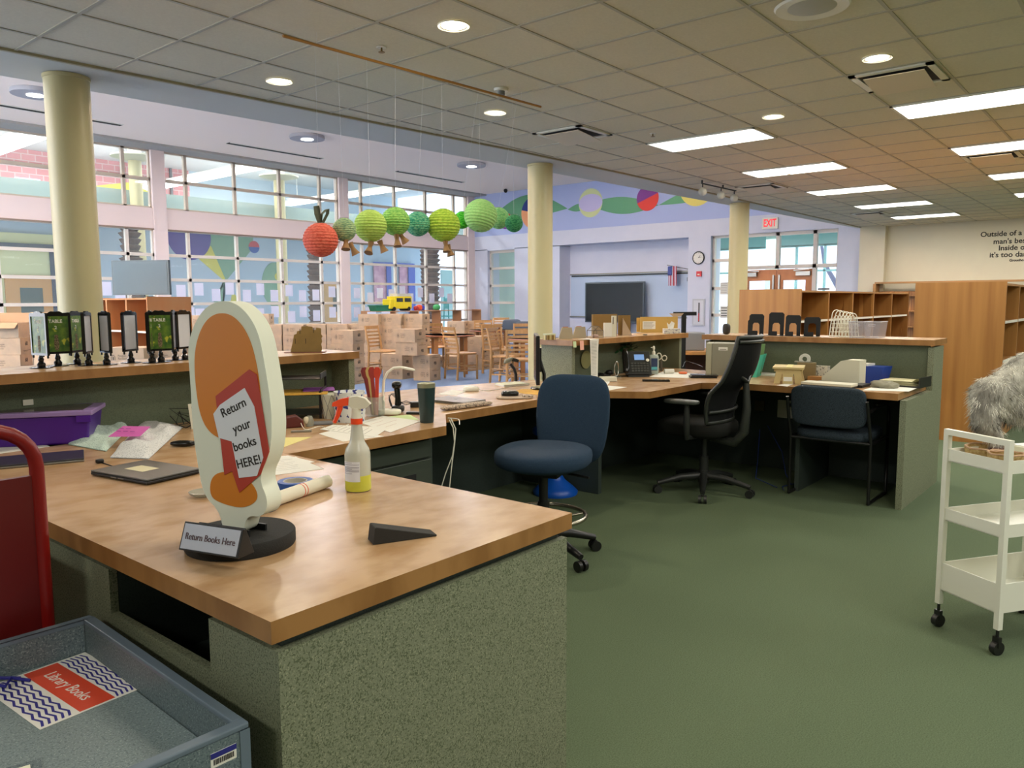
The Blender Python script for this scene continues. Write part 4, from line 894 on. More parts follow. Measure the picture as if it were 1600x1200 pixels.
LAN = [(501, 375, 27, '#e27662', '#cc5645', 0, False, (), True, 'large orange red lantern with two paper antennae, the caterpillar head'),
 (538, 359, 18.5, '#a8bf8e', '#6f9473', -.02, False, ((-1, 12, -.25, -1), (7, 20, .45, -1)), False, 'small grey green lantern with two cardboard feet, next to the red one'),
 (579, 353, 25.5, '#b7d36c', '#9ec257', .0, False, ((-4, 26, -.55, -1), (15, 22, .35, -1)), False, 'large yellow green lantern, second from the red one'),
 (618, 346, 22.5, '#9ccc6a', '#6fae55', .03, False, ((-3, 21, -.1, -1), (3, 17, .7, -1)), False, 'mid green lantern with overlapping cardboard feet, third from the red one'),
 (653, 350, 19.5, '#7fc096', '#2d8f74', .08, False, (), False, 'teal green lantern in the middle of the row'),
 (693, 352, 26, '#b4d14e', '#8fb83c', -.0, False, ((-1, 24, -.1, -1), (5, 30, .15, -1)), False, 'large lime lantern with one foot pair below, right of the teal one'),
 (722, 344, 13.5, '#5cc63e', '#2f9a2a', .18, False, (), False, 'small vivid green lantern squeezed between two larger ones'),
 (751, 337, 26, '#a6d488', '#8fc878', .0, True, (), False, 'largest pale green lantern, tilted on its string'),
 (779, 341, 17, '#9fd08c', '#6fb774', .2, False, (), False, 'soft green lantern partly behind the tilted one'),
 (803, 349, 14, '#4f9e6a', '#1f6f4a', .0, False, (), False, 'small dark green lantern at the tail end')]
for i, (px, py, rp, c1, c2, dy, tl, feet, ant, lab) in enumerate(LAN):
    k = lantern(px, py, rp, c1, c2, i, dy, True, feet, ant, .25 if tl else 0); k['label'] = 'paper lantern: ' + lab if not lab.startswith('paper') else lab
# threads with little ties hanging free from the rod
st = MB()
for px, py in ((573, 112), (641, 120), (690, 180), (716, 172)):
    pass

# ================================================================== CARTONS
def carton_parts(o, w, d, h, num, flip, seal=True):
    MB().box(-w/2, w/2, -d/2, d/2, 0, h).build('carton', card, o)
    MB().box(-w/2-.0005, w/2+.0005, -.025, .025, h, h+.001).box(-w/2-.001, -w/2, -.025, .025, h-.05, h).box(w/2, w/2+.001, -.025, .025, h-.05, h).build('tape', tape, o)
    s = -1 if flip else 1; cz = h/2
    t_ = text('number', num, .075, ink, o, (w/2+.001, .0, cz+.03*s), (PI/2 if not flip else -PI/2, 0, PI/2), ext=.0004, bold=.002)
    MB().box(w/2, w/2+.0012, -.10, .11, cz-.062*s-.002, cz-.062*s+.002).box(w/2, w/2+.0012, -.08, .02, cz-.074*s-.0015, cz-.074*s+.0015).build('print_line', ink, o)
    x0 = -.12*s; rg = [(x0+.022*math.cos(k*PI/10), -d/2-.001, cz+.034*math.sin(k*PI/10)) for k in range(20)]
    MB().tube(rg, .0022, 4, closed=True).sup(.009, .001, .02, 1, 1, 10, 6, None, (x0, -d/2-.001, cz)).build('bird_oval', inkg, o)
    text('print', 'Penguin\nRandom\nHouse', .03, inkg, o, (x0+.05*s, -d/2-.0008, cz), (PI/2, 0, 0) if not flip else (PI/2, PI, 0), align='LEFT', sp=.95)
    return o
BW, BD, BH = .44, .33, .222
protos = {}
def carton(loc, rotz, label, num='68', flip=False, w=BW, group='publisher cartons in the reading room', plain=False):
    key = (num, flip, w, plain)
    if key not in protos:
        o = thing('cardboard_carton', label, 'box', loc, rotz, group)
        if plain:
            MB().box(-w/2, w/2, -BD/2, BD/2, 0, BH).build('carton', card, o); MB().box(-w/2, w/2, -.025, .025, BH, BH+.001).build('tape', tape, o)
        else: carton_parts(o, w, BD, BH, num, flip)
        protos[key] = o; return o
    return dup(protos[key], loc, rotz, label, group)
LV = ['bottom', 'second up', 'third up', 'fourth up', 'topmost']
def stack(px, d, n, rot, where, num='68', w=BW, flips=(), off=None):
    v = dep(px, d)
    for k in range(n):
        r = random.Random(int(px*7+k)); carton((v.x+r.uniform(-.01, .01), v.y+r.uniform(-.01, .01), k*(BH+.002)), FC+rot+r.uniform(-.03, .03), 'tan carton, %s, stack %s' % (LV[k] if k < n-1 or n == 1 else 'topmost', where), '68', k in flips, w)
# tall wall of cartons left of the tables
for i, px in enumerate((583, 617, 651)):
    stack(px, 15.6, 5, -.30 if i < 2 else -.35, 'under the yellow toy bus, %s column from the left' % ORD[i])
# front pile next to the round table: two low piles and two on top
v = at(622, 592); carton((v.x+.1, v.y+.10, 0), FC-.52, 'tan carton marked 89, bottom left of the front pile by the round table', flip=True)
carton((v.x+.09, v.y+.12, .224), FC-.45, 'tan carton marked 89, second layer at left of the front pile by the round table', flip=True)
v2 = dep(667, 13.5); carton((v2.x, v2.y, 0), FC-.5, 'tan carton marked 89, bottom right of the front pile by the round table', flip=True, w=.34)
carton((v2.x, v2.y, .224), FC-.5, 'tan carton marked 89, second layer at right of the front pile by the round table', flip=True, w=.34)
v3 = dep(643, 13.4); carton((v3.x, v3.y, .448), FC-.45, 'tan carton marked 89 bridging the two halves of the front pile', flip=True)
carton((v3.x-.02, v3.y+.02, .672), FC-.48, 'tan carton marked 68 crowning the front pile by the round table')
for i, (px, d, n, rot, wh) in enumerate([
 (544, 13.0, 4, -.42, 'left of the front pile, behind the ledge end'), (400, 16.6, 4, -.05, 'under the window wall, first from the left'), (429, 16.6, 4, -.05, 'under the window wall, second from the left'),
 (463, 16.6, 4, -.02, 'under the window wall, third from the left'), (497, 16.8, 4, -.02, 'under the window wall, behind the kraft cutout'), (530, 16.8, 4, -.05, 'under the window wall, fifth from the left'), (560, 16.9, 4, -.05, 'under the window wall, last before the tall pile'),
 (717, 18.7, 4, -.3, 'behind the round table, left column'), (741, 18.9, 4, -.3, 'behind the round table, right column'),
 (745, 15.7, 3, -.5, 'right of the slatted chair, left column'), (780, 15.9, 2, -.1, 'right of the slatted chair, right column'),
 (700, 16.4, 1, -.1, 'on the floor behind the round table legs'),
 (317, 15.0, 5, -.25, 'right of the low orange bookcase'),
 (208, 8.2, 4, -.12, 'close behind the left counter ledge, left column'), (272, 8.3, 4, -.10, 'close behind the left counter ledge, right column'),
 (345, 13.2, 4, -.15, 'behind the white sign board'), (-12, 8.2, 3, -.30, 'at the far left picture edge'), (92, 9.6, 4, -.22, 'behind the picture stands')]):
    stack(px, d, n, rot, wh)
v = dep(410, 16.6); carton((v.x, v.y, 4*(BH+.002)+.0), FC, 'tan carton lying on top of the row under the window wall')
def open_carton(px, d, z, rot, label):
    v = dep(px, d); o = thing('open_carton', label, 'box', (v.x, v.y, z), FC+rot, 'open cartons'); w, dd, h, t = .44, .33, .2, .006
    MB().box(-w/2, w/2, -dd/2, dd/2, 0, t).box(-w/2, w/2, -dd/2, -dd/2+t, t, h).box(-w/2, w/2, dd/2-t, dd/2, t, h).box(-w/2, -w/2+t, -dd/2+t, dd/2-t, t, h).box(w/2-t, w/2, -dd/2+t, dd/2-t, t, h).build('carton', card, o)
    for nm, pts in (('flap', [(-w/2, -dd/2, h), (w/2, -dd/2, h), (w/2, -dd/2-.1, h-.07), (-w/2, -dd/2-.1, h-.07)]), ('flap', [(-w/2, dd/2, h), (w/2, dd/2, h), (w/2-.01, dd/2+.05, h+.13), (-w/2+.01, dd/2+.05, h+.13)]),
                    ('flap', [(-w/2, -dd/2, h), (-w/2, dd/2, h), (-w/2-.09, dd/2, h+.08), (-w/2-.09, -dd/2, h+.08)])):
        q = [Vector(p) for p in pts]; n = (q[1]-q[0]).cross(q[2]-q[0]).normalized()*.004; MB().add(q+[p+n for p in q], [(3, 2, 1, 0), (4, 5, 6, 7), (0, 1, 5, 4), (1, 2, 6, 5), (2, 3, 7, 6), (3, 0, 4, 7)]).build(nm, cardd, o)
stack(14, 10.6, 4, .1, 'left of the open carton, behind the edge stack')
stack(52, 11.2, 4, -.1, 'under the open carton at the far left')
open_carton(52, 11.2, 4*(BH+.002)+.002, -.2, 'open cardboard carton with raised brown flaps at the far left')
open_carton(14, 10.6, 4*(BH+.002)+.002, .1, 'open pinkish carton at the very left, behind the edge stack')

# ================================================================== ROUND TABLES AND SLATTED CHAIRS
def round_table(px, d, r, label):
    v = dep(px, d); o = thing('round_table', label, 'table', (v.x, v.y, 0), FC+.2, 'round wooden library tables')
    MB().lathe([(.001, .70), (r-.02, .70), (r, .712), (r, .728), (r-.012, .735), (.001, .735)], 44).build('tabletop', mat('table_edge', '#8a4f2c', .4), o, smooth=40)
    MB().lathe([(.001, .736), (r-.015, .736)], 44).build('top_surface', mat('table_surface', '#b9b3ae', .25), o)
    for sx in (-1, 1):
        for sy in (-1, 1): MB().bar((sx*r*.55, sy*r*.55, 0), (sx*r*.55, sy*r*.55, .70), .07).build('leg', mat('table_leg', '#a06c3c', .45), o)
round_table(702, 14.8, .50, 'round wooden table beside the front pile of cartons')
round_table(768, 17.2, .48, 'round table in the middle distance behind the right cartons')
round_table(835, 13.2, .47, 'round table partly hidden behind the desk monitor')
round_table(762, 20.2, .50, 'farthest round table near the back wall')
def slat_chair():
    o = thing('slat_back_chair', '', 'chair', (0, 0, 0), 0, 'slat back wooden library chairs')      # faces -y
    w = .21
    for s in (-1, 1):
        MB().tube([(s*w, .22, 0), (s*w, .19, .42), (s*w*.98, .20, .60), (s*w*.98, .27, .92)], [.022, .024, .022, .018], 6).build('leg', beech, o, smooth=60)
        MB().tube([(s*w, -.19, 0), (s*w, -.19, .43)], [.02, .026], 6).build('leg', beech, o, smooth=60)
        MB().bar((s*w, -.18, .16), (s*w, .2, .16), .022).bar((s*w, -.18, .25), (s*w, .2, .25), .022).build('side_rail', beech, o)
    MB().sup(.23, .22, .018, .3, .4, 28, 8, None, (0, 0, .45)).build('seat', beech, o, smooth=60)
    MB().bar((-w, -.18, .20), (w, -.18, .20), .022).bar((-w, .19, .2), (w, .19, .2), .022).build('stretcher', beech, o)
    for k in range(6):
        z = .53+k*.066; y = .2+(z-.5)*.16; MB().box(-w, w, y-.008, y+.008, z, z+(.032 if k < 5 else .06)).build('slat', beech, o)
    return o
proto = slat_chair(); first = [True]
def chair(px, d, rot, label):
    v = dep(px, d)
    if first[0]: proto.location = v; proto.rotation_euler = (0, 0, FC+rot); proto['label'] = label; first[0] = False
    else: dup(proto, v, FC+rot, label)
chair(721, 13.7, PI-.95, 'wooden slat back chair right of the nearest round table, its back towards the viewer')
chair(600, 14.4, 1.15, 'wooden slat back chair half hidden behind the front pile of cartons')
chair(681, 15.7, .35, 'wooden slat back chair on the far side of the nearest round table')
chair(817, 12.2, -.2+PI, 'wooden slat back chair in front of the table by the desk monitor')
chair(778, 14.6, .5, 'wooden slat back chair left of the table by the desk monitor')
chair(822, 15.2, .1, 'wooden slat back chair beyond the table by the desk monitor')
chair(758, 18.3, .2, 'wooden slat back chair at the middle distance table')
chair(782, 21.0, -.1, 'farthest wooden slat back chair near the narrow window')
chair(792, 12.9, 1.2, 'wooden slat back chair sideways at the left of the monitor table')
for i, px in enumerate((800, 822)):
    v = dep(px, 19.5 if i == 0 else 17.5); o = thing('plastic_chair', 'dark blue grey plastic chair back among the wooden chairs, %s one' % ('left' if i == 0 else 'right'), 'chair', v, FC+PI)
    m_ = mat('slate_plastic', '#3f4f63', .5); MB().sup(.23, .02, .2, .35, .4, 24, 10, None, (0, .2, .72)).build('backrest', m_, o, smooth=60); MB().sup(.23, .22, .02, .35, .4, 24, 8, None, (0, 0, .45)).build('seat', m_, o, smooth=60)
    for sx in (-1, 1):
        for sy in (-1, 1): MB().cyl((sx*.2, sy*.2, 0), (sx*.18, sy*.18, .6 if sy > 0 else .44), .012).build('leg', steel, o)
# toys on the low bookcase by the window
v = atY(628, 482, 17.15); v.z = 1.104
o = thing('toy_bus', 'bright yellow toy school bus on the low window bookcase', 'toy', (v.x, 17.2, v.z), .1)
MB().box(-.42, .32, -.16, .16, .06, .42).box(-.62, -.42, -.15, .15, .06, .34).build('body', mat('toy_yellow', '#f2d81e', .4), o, bevel=.02)
MB().box(.0, .26, -.166, -.16, .26, .37).box(-.35, -.08, -.166, -.16, .26, .37).build('window', dgrey, o); MB().box(-.30, .30, -.14, .14, .42, .5).build('roof_crate', mat('clear_tint', '#d8d4c4', .3), o)
for x in (-.45, .18): MB().cyl((x, -.17, .06), (x, .17, .06), .06, n=18).build('wheel', black, o, smooth=40)
v = atY(597, 482, 17.15); o = thing('toy_crate', 'dark green flat crate left of the toy bus', 'crate', (v.x, 17.2, 1.104)); MB().prism([(-.28, 0), (.28, 0), (.33, .14), (-.33, .14)], -.15, .15, axis='y').build('crate', mat('crate_green', '#1c6e52', .5), o); MB().box(-.35, .35, -.17, .17, .14, .17).build('rim', _M['crate_green'], o)
for i, (px, c_, r_) in enumerate(((655, '#e4572c', .09), (662, '#3a44b4', .08), (650, '#c0302c', .07))):
    v = atY(px, 480, 17.1); o = MB().sup(r_, r_, r_, .8, .8, 16, 8).build('toy_figure', mat('toy_%d' % i, c_, .5), loc=(v.x, 17.1+.07*(i == 1), 1.104+r_), smooth=50); tag(o, '%s rounded toy right of the toy bus' % ['orange', 'blue', 'red'][i], 'toy')
v = atY(684, 480, 17.1); tag(MB().sup(.12, .1, .09, .8, .8, 16, 8).build('toy_figure', mat('toy_green', '#4fb46a', .5), loc=(v.x, 17.15, 1.194), smooth=50), 'small green toy alone on the low window bookcase', 'toy')
for i, px in enumerate((581, 603)):
    v = atY(px, 490, 16.985); tag(MB().box(-.16, .16, -.002, 0, -.03, .03).build('shelf_card', paperb, loc=(v.x, 16.99, 1.06)), 'white shelf card on the low window bookcase front, %s one' % ('left' if i == 0 else 'right'), 'label')
# paper sheets taped to the window wall
PS = [(167,451),(189,457),(284,455),(312,452),(339,461),(360,451),(387,462),(408,452),(430,462),(453,454),(474,462),(495,461),(520,456),(559,458),(580,465),(595,458),(613,460),(630,455),(643,466),(658,457),(676,466),(691,457),(704,466)]
PS2 = [(298,490),(314,492),(363,491),(388,486),(408,491),(431,487),(457,495),(475,487),(496,493),(521,488),(559,488),(577,488),(640,480)]
pr_ = None
for rowi, (lst, nm) in enumerate(((PS, 'upper'), (PS2, 'lower'))):
    for i, (px, py) in enumerate(lst):
        v = atY(px, py, 17.86)
        lab = 'white paper sheet taped to the window wall, %s row, %s from the left' % (nm, ORD[i] if i < 20 else ['twenty-first', 'twenty-second', 'twenty-third', 'twenty-fourth'][i-20])
        if pr_ is None: pr_ = MB().box(-.115, .115, 0, .0015, -.15, .15).build('paper_sheet', paperb); o = pr_
        else: o = pr_.copy(); C.objects.link(o)
        o.location = (v.x, 17.895, v.z); tag(o, lab, 'paper', 'paper sheets on the window wall')
for k, (px, y0, y1) in enumerate(((1131, 442, 459), (1131, 478, 497))):
    v = atX(px, (y0+y1)/2, XB+.1); o = thing('door_notice', 'printed notice on the tall glass panel left of the entrance, %s one' % ('upper' if k == 0 else 'lower'), 'notice', (XB+.11, v.y, v.z))
    MB().box(-.002, 0, -.11, .11, -.16, .16).build('page', paper, o)
    ln = MB()
    for j in range(4 if k else 6): z = .12-j*(.07 if k else .045); ln.box(-.003, -.002, -.085, .085, z-(.022 if k else .008), z)
    ln.build('print', ink if k else inkg, o)
v = atX(1287, 450, XB+.14); o = thing('door_notice', 'dark bars printed on the sidelight right of the entrance doors', 'notice', (XB+.14, v.y, v.z)); MB().box(-.002, 0, -.14, .14, -.05, .0).box(-.002, 0, -.14, .14, -.16, -.08).build('bars', mgrey, o)
# ================================================================== THINGS ON THE NEAREST COUNTER
Z0 = WT
def on(px, py, z=Z0): v = at(px, py, z); return Vector((v.x, v.y, z+.0005))
# standee: foam board in a round base, plain front, holding the book with its note
c0 = Vector((1.0, 1.70, Z0+.0005)); SA = FC-.42
o = thing('counter_standee', 'tall white foam board with orange print, red book and note in a black round base', 'display', c0, SA)
MB().lathe([(.128, 0), (.13, .004), (.13, .03), (.127, .034)], 56).build('base', mat('black_foam', '#1d1c18', .85, bump=(300, .4, .002)), o, smooth=40)
def smooth_poly(pts, it=3):
    for _ in range(it):
        n = len(pts); q = []
        for i in range(n):
            a, b = pts[i], pts[(i+1) % n]; q += [(a[0]*.75+b[0]*.25, a[1]*.75+b[1]*.25), (a[0]*.25+b[0]*.75, a[1]*.25+b[1]*.75)]
        pts = q
    return pts
out = [(-.03, .035), (-.04, .085), (-.09, .12), (-.105, .20), (-.115, .28), (-.115, .40), (-.12, .50), (-.06, .585), (.03, .60), (.10, .54), (.12, .44), (.135, .33), (.125, .24), (.085, .18), (.115, .125), (.095, .085), (.045, .085), (.03, .035)]
op = smooth_poly(out, 3)
def inset(p, k, c=(0, .31)): return [(c[0]+(x-c[0])*k, c[1]+(z-c[1])*k) for x, z in p]
th = .05
MB().prism(op, -th/2, th/2, axis='y').build('foam_board', mat('foam_white', '#dfe2cf', .6), o, smooth=30)
orp = smooth_poly([(-.09, .12), (-.10, .27), (-.095, .40), (-.095, .49), (-.05, .56), (.02, .57), (.075, .52), (.095, .43), (.11, .32), (.10, .22), (.06, .16), (.07, .115), (0, .10)], 3)
orp = smooth_poly([(-.085, .30), (-.10, .40), (-.095, .49), (-.05, .56), (.02, .57), (.075, .52), (.10, .43), (.105, .33), (.06, .27), (-.03, .26)], 3); orl = smooth_poly([(-.07, .12), (-.06, .175), (.0, .19), (.06, .175), (.09, .13), (.04, .10), (-.03, .105)], 3)
MB().prism(orp, -th/2-.0012, -th/2, axis='y').prism(orl, -th/2-.0012, -th/2, axis='y').build('orange_print', mat('print_orange', '#d07c16', .5), o)
bkp = [(-0.0334, 0.3684), (0.073, 0.4356), (0.0954, 0.4244), (0.1234, 0.2452), (0.0954, 0.1892), (0.0282, 0.1388), (0.008, 0.1892), (-0.0166, 0.178)]
MB().prism(bkp, -th/2-.003, -th/2-.0012, axis='y').prism([(.018, .175), (.03, .16), (.033, .235), (.02, .24)], -th/2-.0032, -th/2-.003, axis='y').build('printed_book', mat('print_red', '#b33a26', .5), o)
np_ = [(-.042, .325), (-.02, .348), (.058, .392), (.085, .35), (.106, .23), (.085, .185), (.03, .175), (.012, .262), (-.028, .268)]
MB().prism(np_, -th/2-.0042, -th/2-.003, axis='y').build('taped_note', mat('note_paper', '#d9dbe0', .6), o)
text('note_lettering', 'Return', .030, ink, o, (.022, -th/2-.0045, .343), (PI/2, -.42, 0), ext=.0003, bold=.0004)
text('note_lettering', 'your', .030, ink, o, (.045, -th/2-.0045, .300), (PI/2, -.36, 0), ext=.0003, bold=.0004)
text('note_lettering', 'books', .030, ink, o, (.052, -th/2-.0045, .258), (PI/2, -.32, 0), ext=.0003, bold=.0004)
text('note_lettering', 'HERE!', .030, ink, o, (.062, -th/2-.0045, .216), (PI/2, -.26, 0), ext=.0003, bold=.0004)
MB().box(-.05, .055, -.032, -.026, .034, .05).box(-.05, .055, .026, .032, .034, .05).build('slot_rim', black, o)
# name plate
v = on(325, 874); o = thing('name_plate', 'slanted silver plate reading Return Books Here in a black holder leaning on the round base', 'sign', Vector((*at(326, 866, Z0+.036).xy, Z0+.036)), FC-.40)
tl = Matrix.Rotation(.42, 4, 'X')
tl = Matrix.Rotation(-.36, 4, 'X')
MB().box(-.085, .085, -.004, .004, 0, .064, tl).prism([(0, 0), (.05, 0), (.026, .062)], -.05, .085, M=Matrix.Identity(4), axis='x').build('holder', black, o, bevel=.0015)
MB().box(-.080, .080, -.0055, -.004, .004, .060, tl).build('plate', mat('plate_silver', '#b9bcc6', .3, .4), o)
t = text('lettering', 'Return Books Here', .021, mat('plate_lettering', '#4a2c30', .5), o, (0, -.0062, .032)); t.matrix_local = tl @ Matrix.Translation((0, -.0062, .032)) @ Matrix.Rotation(PI/2, 4, 'X'); t.scale = (.86, 1, 1)
# door stop wedge
a = on(583, 852); b = on(683, 838); d = b-a; o = thing('door_wedge', 'black rubber door wedge at the front of the nearest counter', 'door stop', a+Vector((.0, .0, 0)), math.atan2(d.y, d.x))
L = d.length; MB().prism([(0, 0), (L, 0), (L, .004), (.012, .042), (.006, .042)], 0, .05, axis='y').build('wedge', mat('rubber', '#26241f', .8, bump=(200, .3, .002)), o, bevel=.003)
# spray bottle
v = on(560, 766); o = thing('spray_bottle', 'clear spray bottle with yellow liquid and orange trigger on the nearest counter', 'spray bottle', v, FC)
k = .041
bt = [(.0001, 0), (.036, 0), (.040, .006), (.040, .118), (.036, .135), (.024, .155), (.0215, .165), (.0165, .205), (.0155, .212)]
MB().lathe(bt, 32).build('bottle', mat('clear_plastic', '#dfe0d2', .25, trans=.35, alpha=.86), o, smooth=60)
MB().lathe([(.0001, .001), (.0395, .003), (.0408, .008), (.0408, .052), (.0001, .052)], 32).build('liquid', mat('yellow_liquid', '#c9c945', .2), o, smooth=40)
MB().lathe([(.0412, .035), (.0412, .098)], 12, a0=-PI/2-1.1, a1=-PI/2+.35, cap=False).build('label', mat('label_pale', '#dedfe4', .6), o, smooth=60)
lt = MB()
for j, z in enumerate((.094, .088, .081, .078, .075, .072, .069, .066, .060)): lt.lathe([(.0414, z), (.0414, z+.0014)], 10, a0=-PI/2-1.05, a1=-PI/2-1.05+(1.35 if j % 4 else .8), cap=False)
lt.build('label_print', mat('print_grey', '#7f7f90', .7), o)
MB().lathe([(.0185, .212), (.0185, .230)], 24).build('collar', mat('trigger_orange', '#f04a1c', .35), o, smooth=40)
MB().lathe([(.0175, .230), (.015, .245), (.014, .262)], 20).prism([(-.012, .262), (.0, .258), (.030, .262), (.046, .275), (.030, .292), (.005, .30), (-.02, .296), (-.022, .272)], -.012, .012, axis='y').build('pump_body', mat('cream_plastic', '#dcd8c4', .4), o, smooth=30)
MB().prism([(-.018, .272), (-.022, .296), (-.05, .29), (-.072, .280), (-.074, .268), (-.05, .268)], -.010, .010, axis='y').tube([(-.05, 0, .275), (-.052, 0, .258), (-.060, 0, .236), (-.070, 0, .216)], [.010, .009, .0075, .006], 10).build('trigger', _M['trigger_orange'], o, smooth=50)
MB().cyl((0, 0, .01), (0, 0, .212), .003).build('dip_tube', white, o)
# rolled paper tube, blue tape roll, cable
a = on(440, 788); b = on(512, 762); d = (b-a).normalized(); a = b-d*.36
o = thing('rolled_paper', 'white rolled paper with thin red bands behind the standee', 'paper roll', a+Vector((0, 0, .021)), 0)
q = b-a; MB().cyl((0, 0, 0), q, .02, n=22).build('roll', mat('roll_paper', '#e2dcc6', .7), o, smooth=40)
e = MB()
for kk in (.62, .655): p0 = q*kk; e.cyl(p0, p0+d*.003, .0206, n=22)
e.build('rubber_band', mat('band_red', '#d8583e', .6), o)
v = on(468, 768); o = thing('tape_roll', 'blue masking tape roll lying flat behind the white paper roll', 'tape', v+Vector((.02, .05, 0)))
MB().lathe([(.038, 0), (.055, 0), (.055, .024), (.038, .024), (.038, 0)], 40, cap=False).build('tape', mat('tape_blue', '#1c4f9c', .5), o, smooth=40); MB().lathe([(.034, 0), (.038, 0), (.038, .024), (.034, .024), (.034, 0)], 40, cap=False).build('core', mat('core_grey', '#b9b6a8', .7), o, smooth=40)
v = on(432, 800); o = thing('tape_roll', 'blue tape roll half hidden behind the standee base', 'tape', v+Vector((-.02, .06, 0))); MB().lathe([(.038, 0), (.052, 0), (.052, .024), (.038, .024), (.038, 0)], 36, cap=False).build('tape', mat('tape_navy', '#203a5a', .5), o, smooth=40)
def cable(pts, r, m, label, name='cable', z=Z0):
    P = [Vector((*on(px, py, z+h).xy, z+h+r)) if not isinstance(px, Vector) else px for px, py, h in pts]
    # smooth by Catmull-Rom
    Q = []
    for i in range(len(P)-1):
        p0, p1, p2, p3 = P[max(i-1, 0)], P[i], P[i+1], P[min(i+2, len(P)-1)]
        for s in range(6):
            t = s/6; Q.append(.5*((2*p1)+(p2-p0)*t+(2*p0-5*p1+4*p2-p3)*t*t+(3*p1-p0-3*p2+p3)*t**3))
    Q.append(P[-1]); c_ = Q[0].copy()
    o = MB().tube([p-c_ for p in Q], r, 6).build(name, m, loc=c_, smooth=60); return tag(o, label, 'cable')
cable([(402, 742, 0), (415, 735, .02), (424, 748, .02), (412, 768, .0), (430, 778, 0), (445, 786, .0), (470, 776, .0), (474, 770, 0)], .0022, black, 'black looped cable lying behind the standee near the blue tape')
# sheets behind the standee
def sheet(name, label, px4, m=paper, z=Z0, th_=.0008, lines=0, cat='paper', lm=None):
    P = [at(*p, z) for p in px4]; c_ = sum((Vector(p) for p in P), Vector())/4; c_.z = z+.0004
    b = MB(); b.prism([(p.x-c_.x, p.y-c_.y) for p in P], 0, th_); o = b.build(name, m, loc=c_); tag(o, label, cat)
    if lines:
        q = [Vector((p.x-c_.x, p.y-c_.y, 0)) for p in P]; l = MB(); rr = random.Random(int(px4[0][0]))
        for i in range(lines):
            t = .12+.76*i/lines; a = q[0].lerp(q[3], t); b2 = q[1].lerp(q[2], t); s0 = a.lerp(b2, .1); s1 = a.lerp(b2, .55+.35*rr.random()); l.bar(s0+Vector((0, 0, th_)), s1+Vector((0, 0, th_)), .0018, .0006)
        l.build('print', lm or inkg, o)
    return o
sheet('loose_paper', 'white printed sheet behind the standee, front one', ((402, 722), (462, 714), (506, 733), (410, 745)), lines=7, lm=mat('faint_ink', '#a5a39a', .8))
sheet('loose_paper', 'white printed sheet behind the standee, under the front one', ((395, 716), (450, 712), (492, 722), (405, 738)), z=Z0-.0002+.0000, th_=.0005)
MBg = MB().lathe([(.0001, 0), (.03, .0), (.042, .008), (.045, .014), (.041, .012), (.03, .004), (.0001, .003)], 28)
v = on(322, 778); tag(MBg.build('glass_dish', mat('glass_grey', '#a9aa9a', .1, alpha=.6), loc=v+Vector((.01, .03, 0)), smooth=60), 'small shallow glass dish behind the standee base', 'dish')
# black laptop with a label
q = [on(*p) for p in ((147, 745), (208, 724), (320, 742), (242, 757))]
a, b, c_, d_ = q; ex = (c_-b); ang = math.atan2(ex.y, ex.x)
o = thing('laptop', 'closed black laptop with a cream label on the nearest counter', 'laptop', (a+b+c_+d_)/4, ang)
MB().box(-.155, .155, -.105, .105, .003, .012).build('base', black, o, bevel=.002); MB().box(-.155, .155, -.105, .105, .0125, .019).build('lid', mat('laptop_charcoal', '#33332c', .45), o, bevel=.003)
MB().box(-.07, .03, -.035, .03, .019, .0196).build('label', mat('cream_label', '#cfc9a4', .7), o); MB().box(-.04, -.01, -.1055, -.105, .006, .009).box(.0, .03, -.1055, -.105, .006, .009).build('port', steel, o)
for x in (-.12, .12): MB().cyl((x, .08, 0), (x, .08, .003), .008).cyl((x, -.08, 0), (x, -.08, .003), .008).build('foot', black, o)
cable([(188, 733, 0), (172, 728, 0), (160, 724, .0), (150, 721, 0)], .0022, black, 'short black cord behind the black laptop')
v = on(156, 724); o = tag(MB().sup(.014, .009, .008, .5, .5, 14, 8).build('cord_plug', black, loc=v+Vector((0, 0, .0085)), smooth=50), 'black cord plug left of the black laptop', 'plug')
# silver framed pad at the left
q = [on(*p) for p in ((20, 742), (147, 730), (130, 696), (5, 704))]; a, b, c_, d_ = q; ex = b-a; ang = math.atan2(ex.y, ex.x)
o = thing('laptop', 'dark glossy laptop lid lying at the left end of the nearest counter', 'laptop', (a+b+c_+d_)/4-FW*.05*0+Vector((-.02, -.035, 0)), ang); MB().box(-.17, .125, -.10, .10, 0, .008).build('base', steel, o, bevel=.002); MB().box(-.17, .125, -.10, .10, .0085, .014).build('lid', mat('lid_gloss', '#3a3a40', .28), o, bevel=.002)
sheet('loose_paper', 'white sheet at the left between the red truck and the purple tub', ((-20, 662), (22, 676), (78, 698), (-20, 712)), z=Z0)
# purple storage tub
v = dep(48, 3.30); o = thing('storage_tub', 'purple plastic storage tub with clear lilac lid at the left', 'storage box', (v.x, v.y, Z0+.0005), FC+.30)
pm = mat('tub_purple', '#4b1a86', .35)
b = MB(); w0, d0, h0 = .235, .13, .125
vs = [(-w0+.015, -d0+.015, 0), (w0-.015, -d0+.015, 0), (w0-.015, d0-.015, 0), (-w0+.015, d0-.015, 0), (-w0, -d0, h0), (w0, -d0, h0), (w0, d0, h0), (-w0, d0, h0)]
b.add(vs, [(0, 3, 2, 1), (4, 5, 6, 7), (0, 1, 5, 4), (1, 2, 6, 5), (2, 3, 7, 6), (3, 0, 4, 7)]).build('tub', pm, o, bevel=.008)
MB().box(-w0-.012, w0+.012, -d0-.012, d0+.012, h0-.002, h0+.018).build('lid', mat('lid_lilac', '#9a80b6', .3), o, bevel=.004); MB().box(-w0+.03, w0-.03, -d0+.025, d0-.025, h0+.018, h0+.02).build('lid_panel', mat('lid_clear', '#4d4440', .2), o)
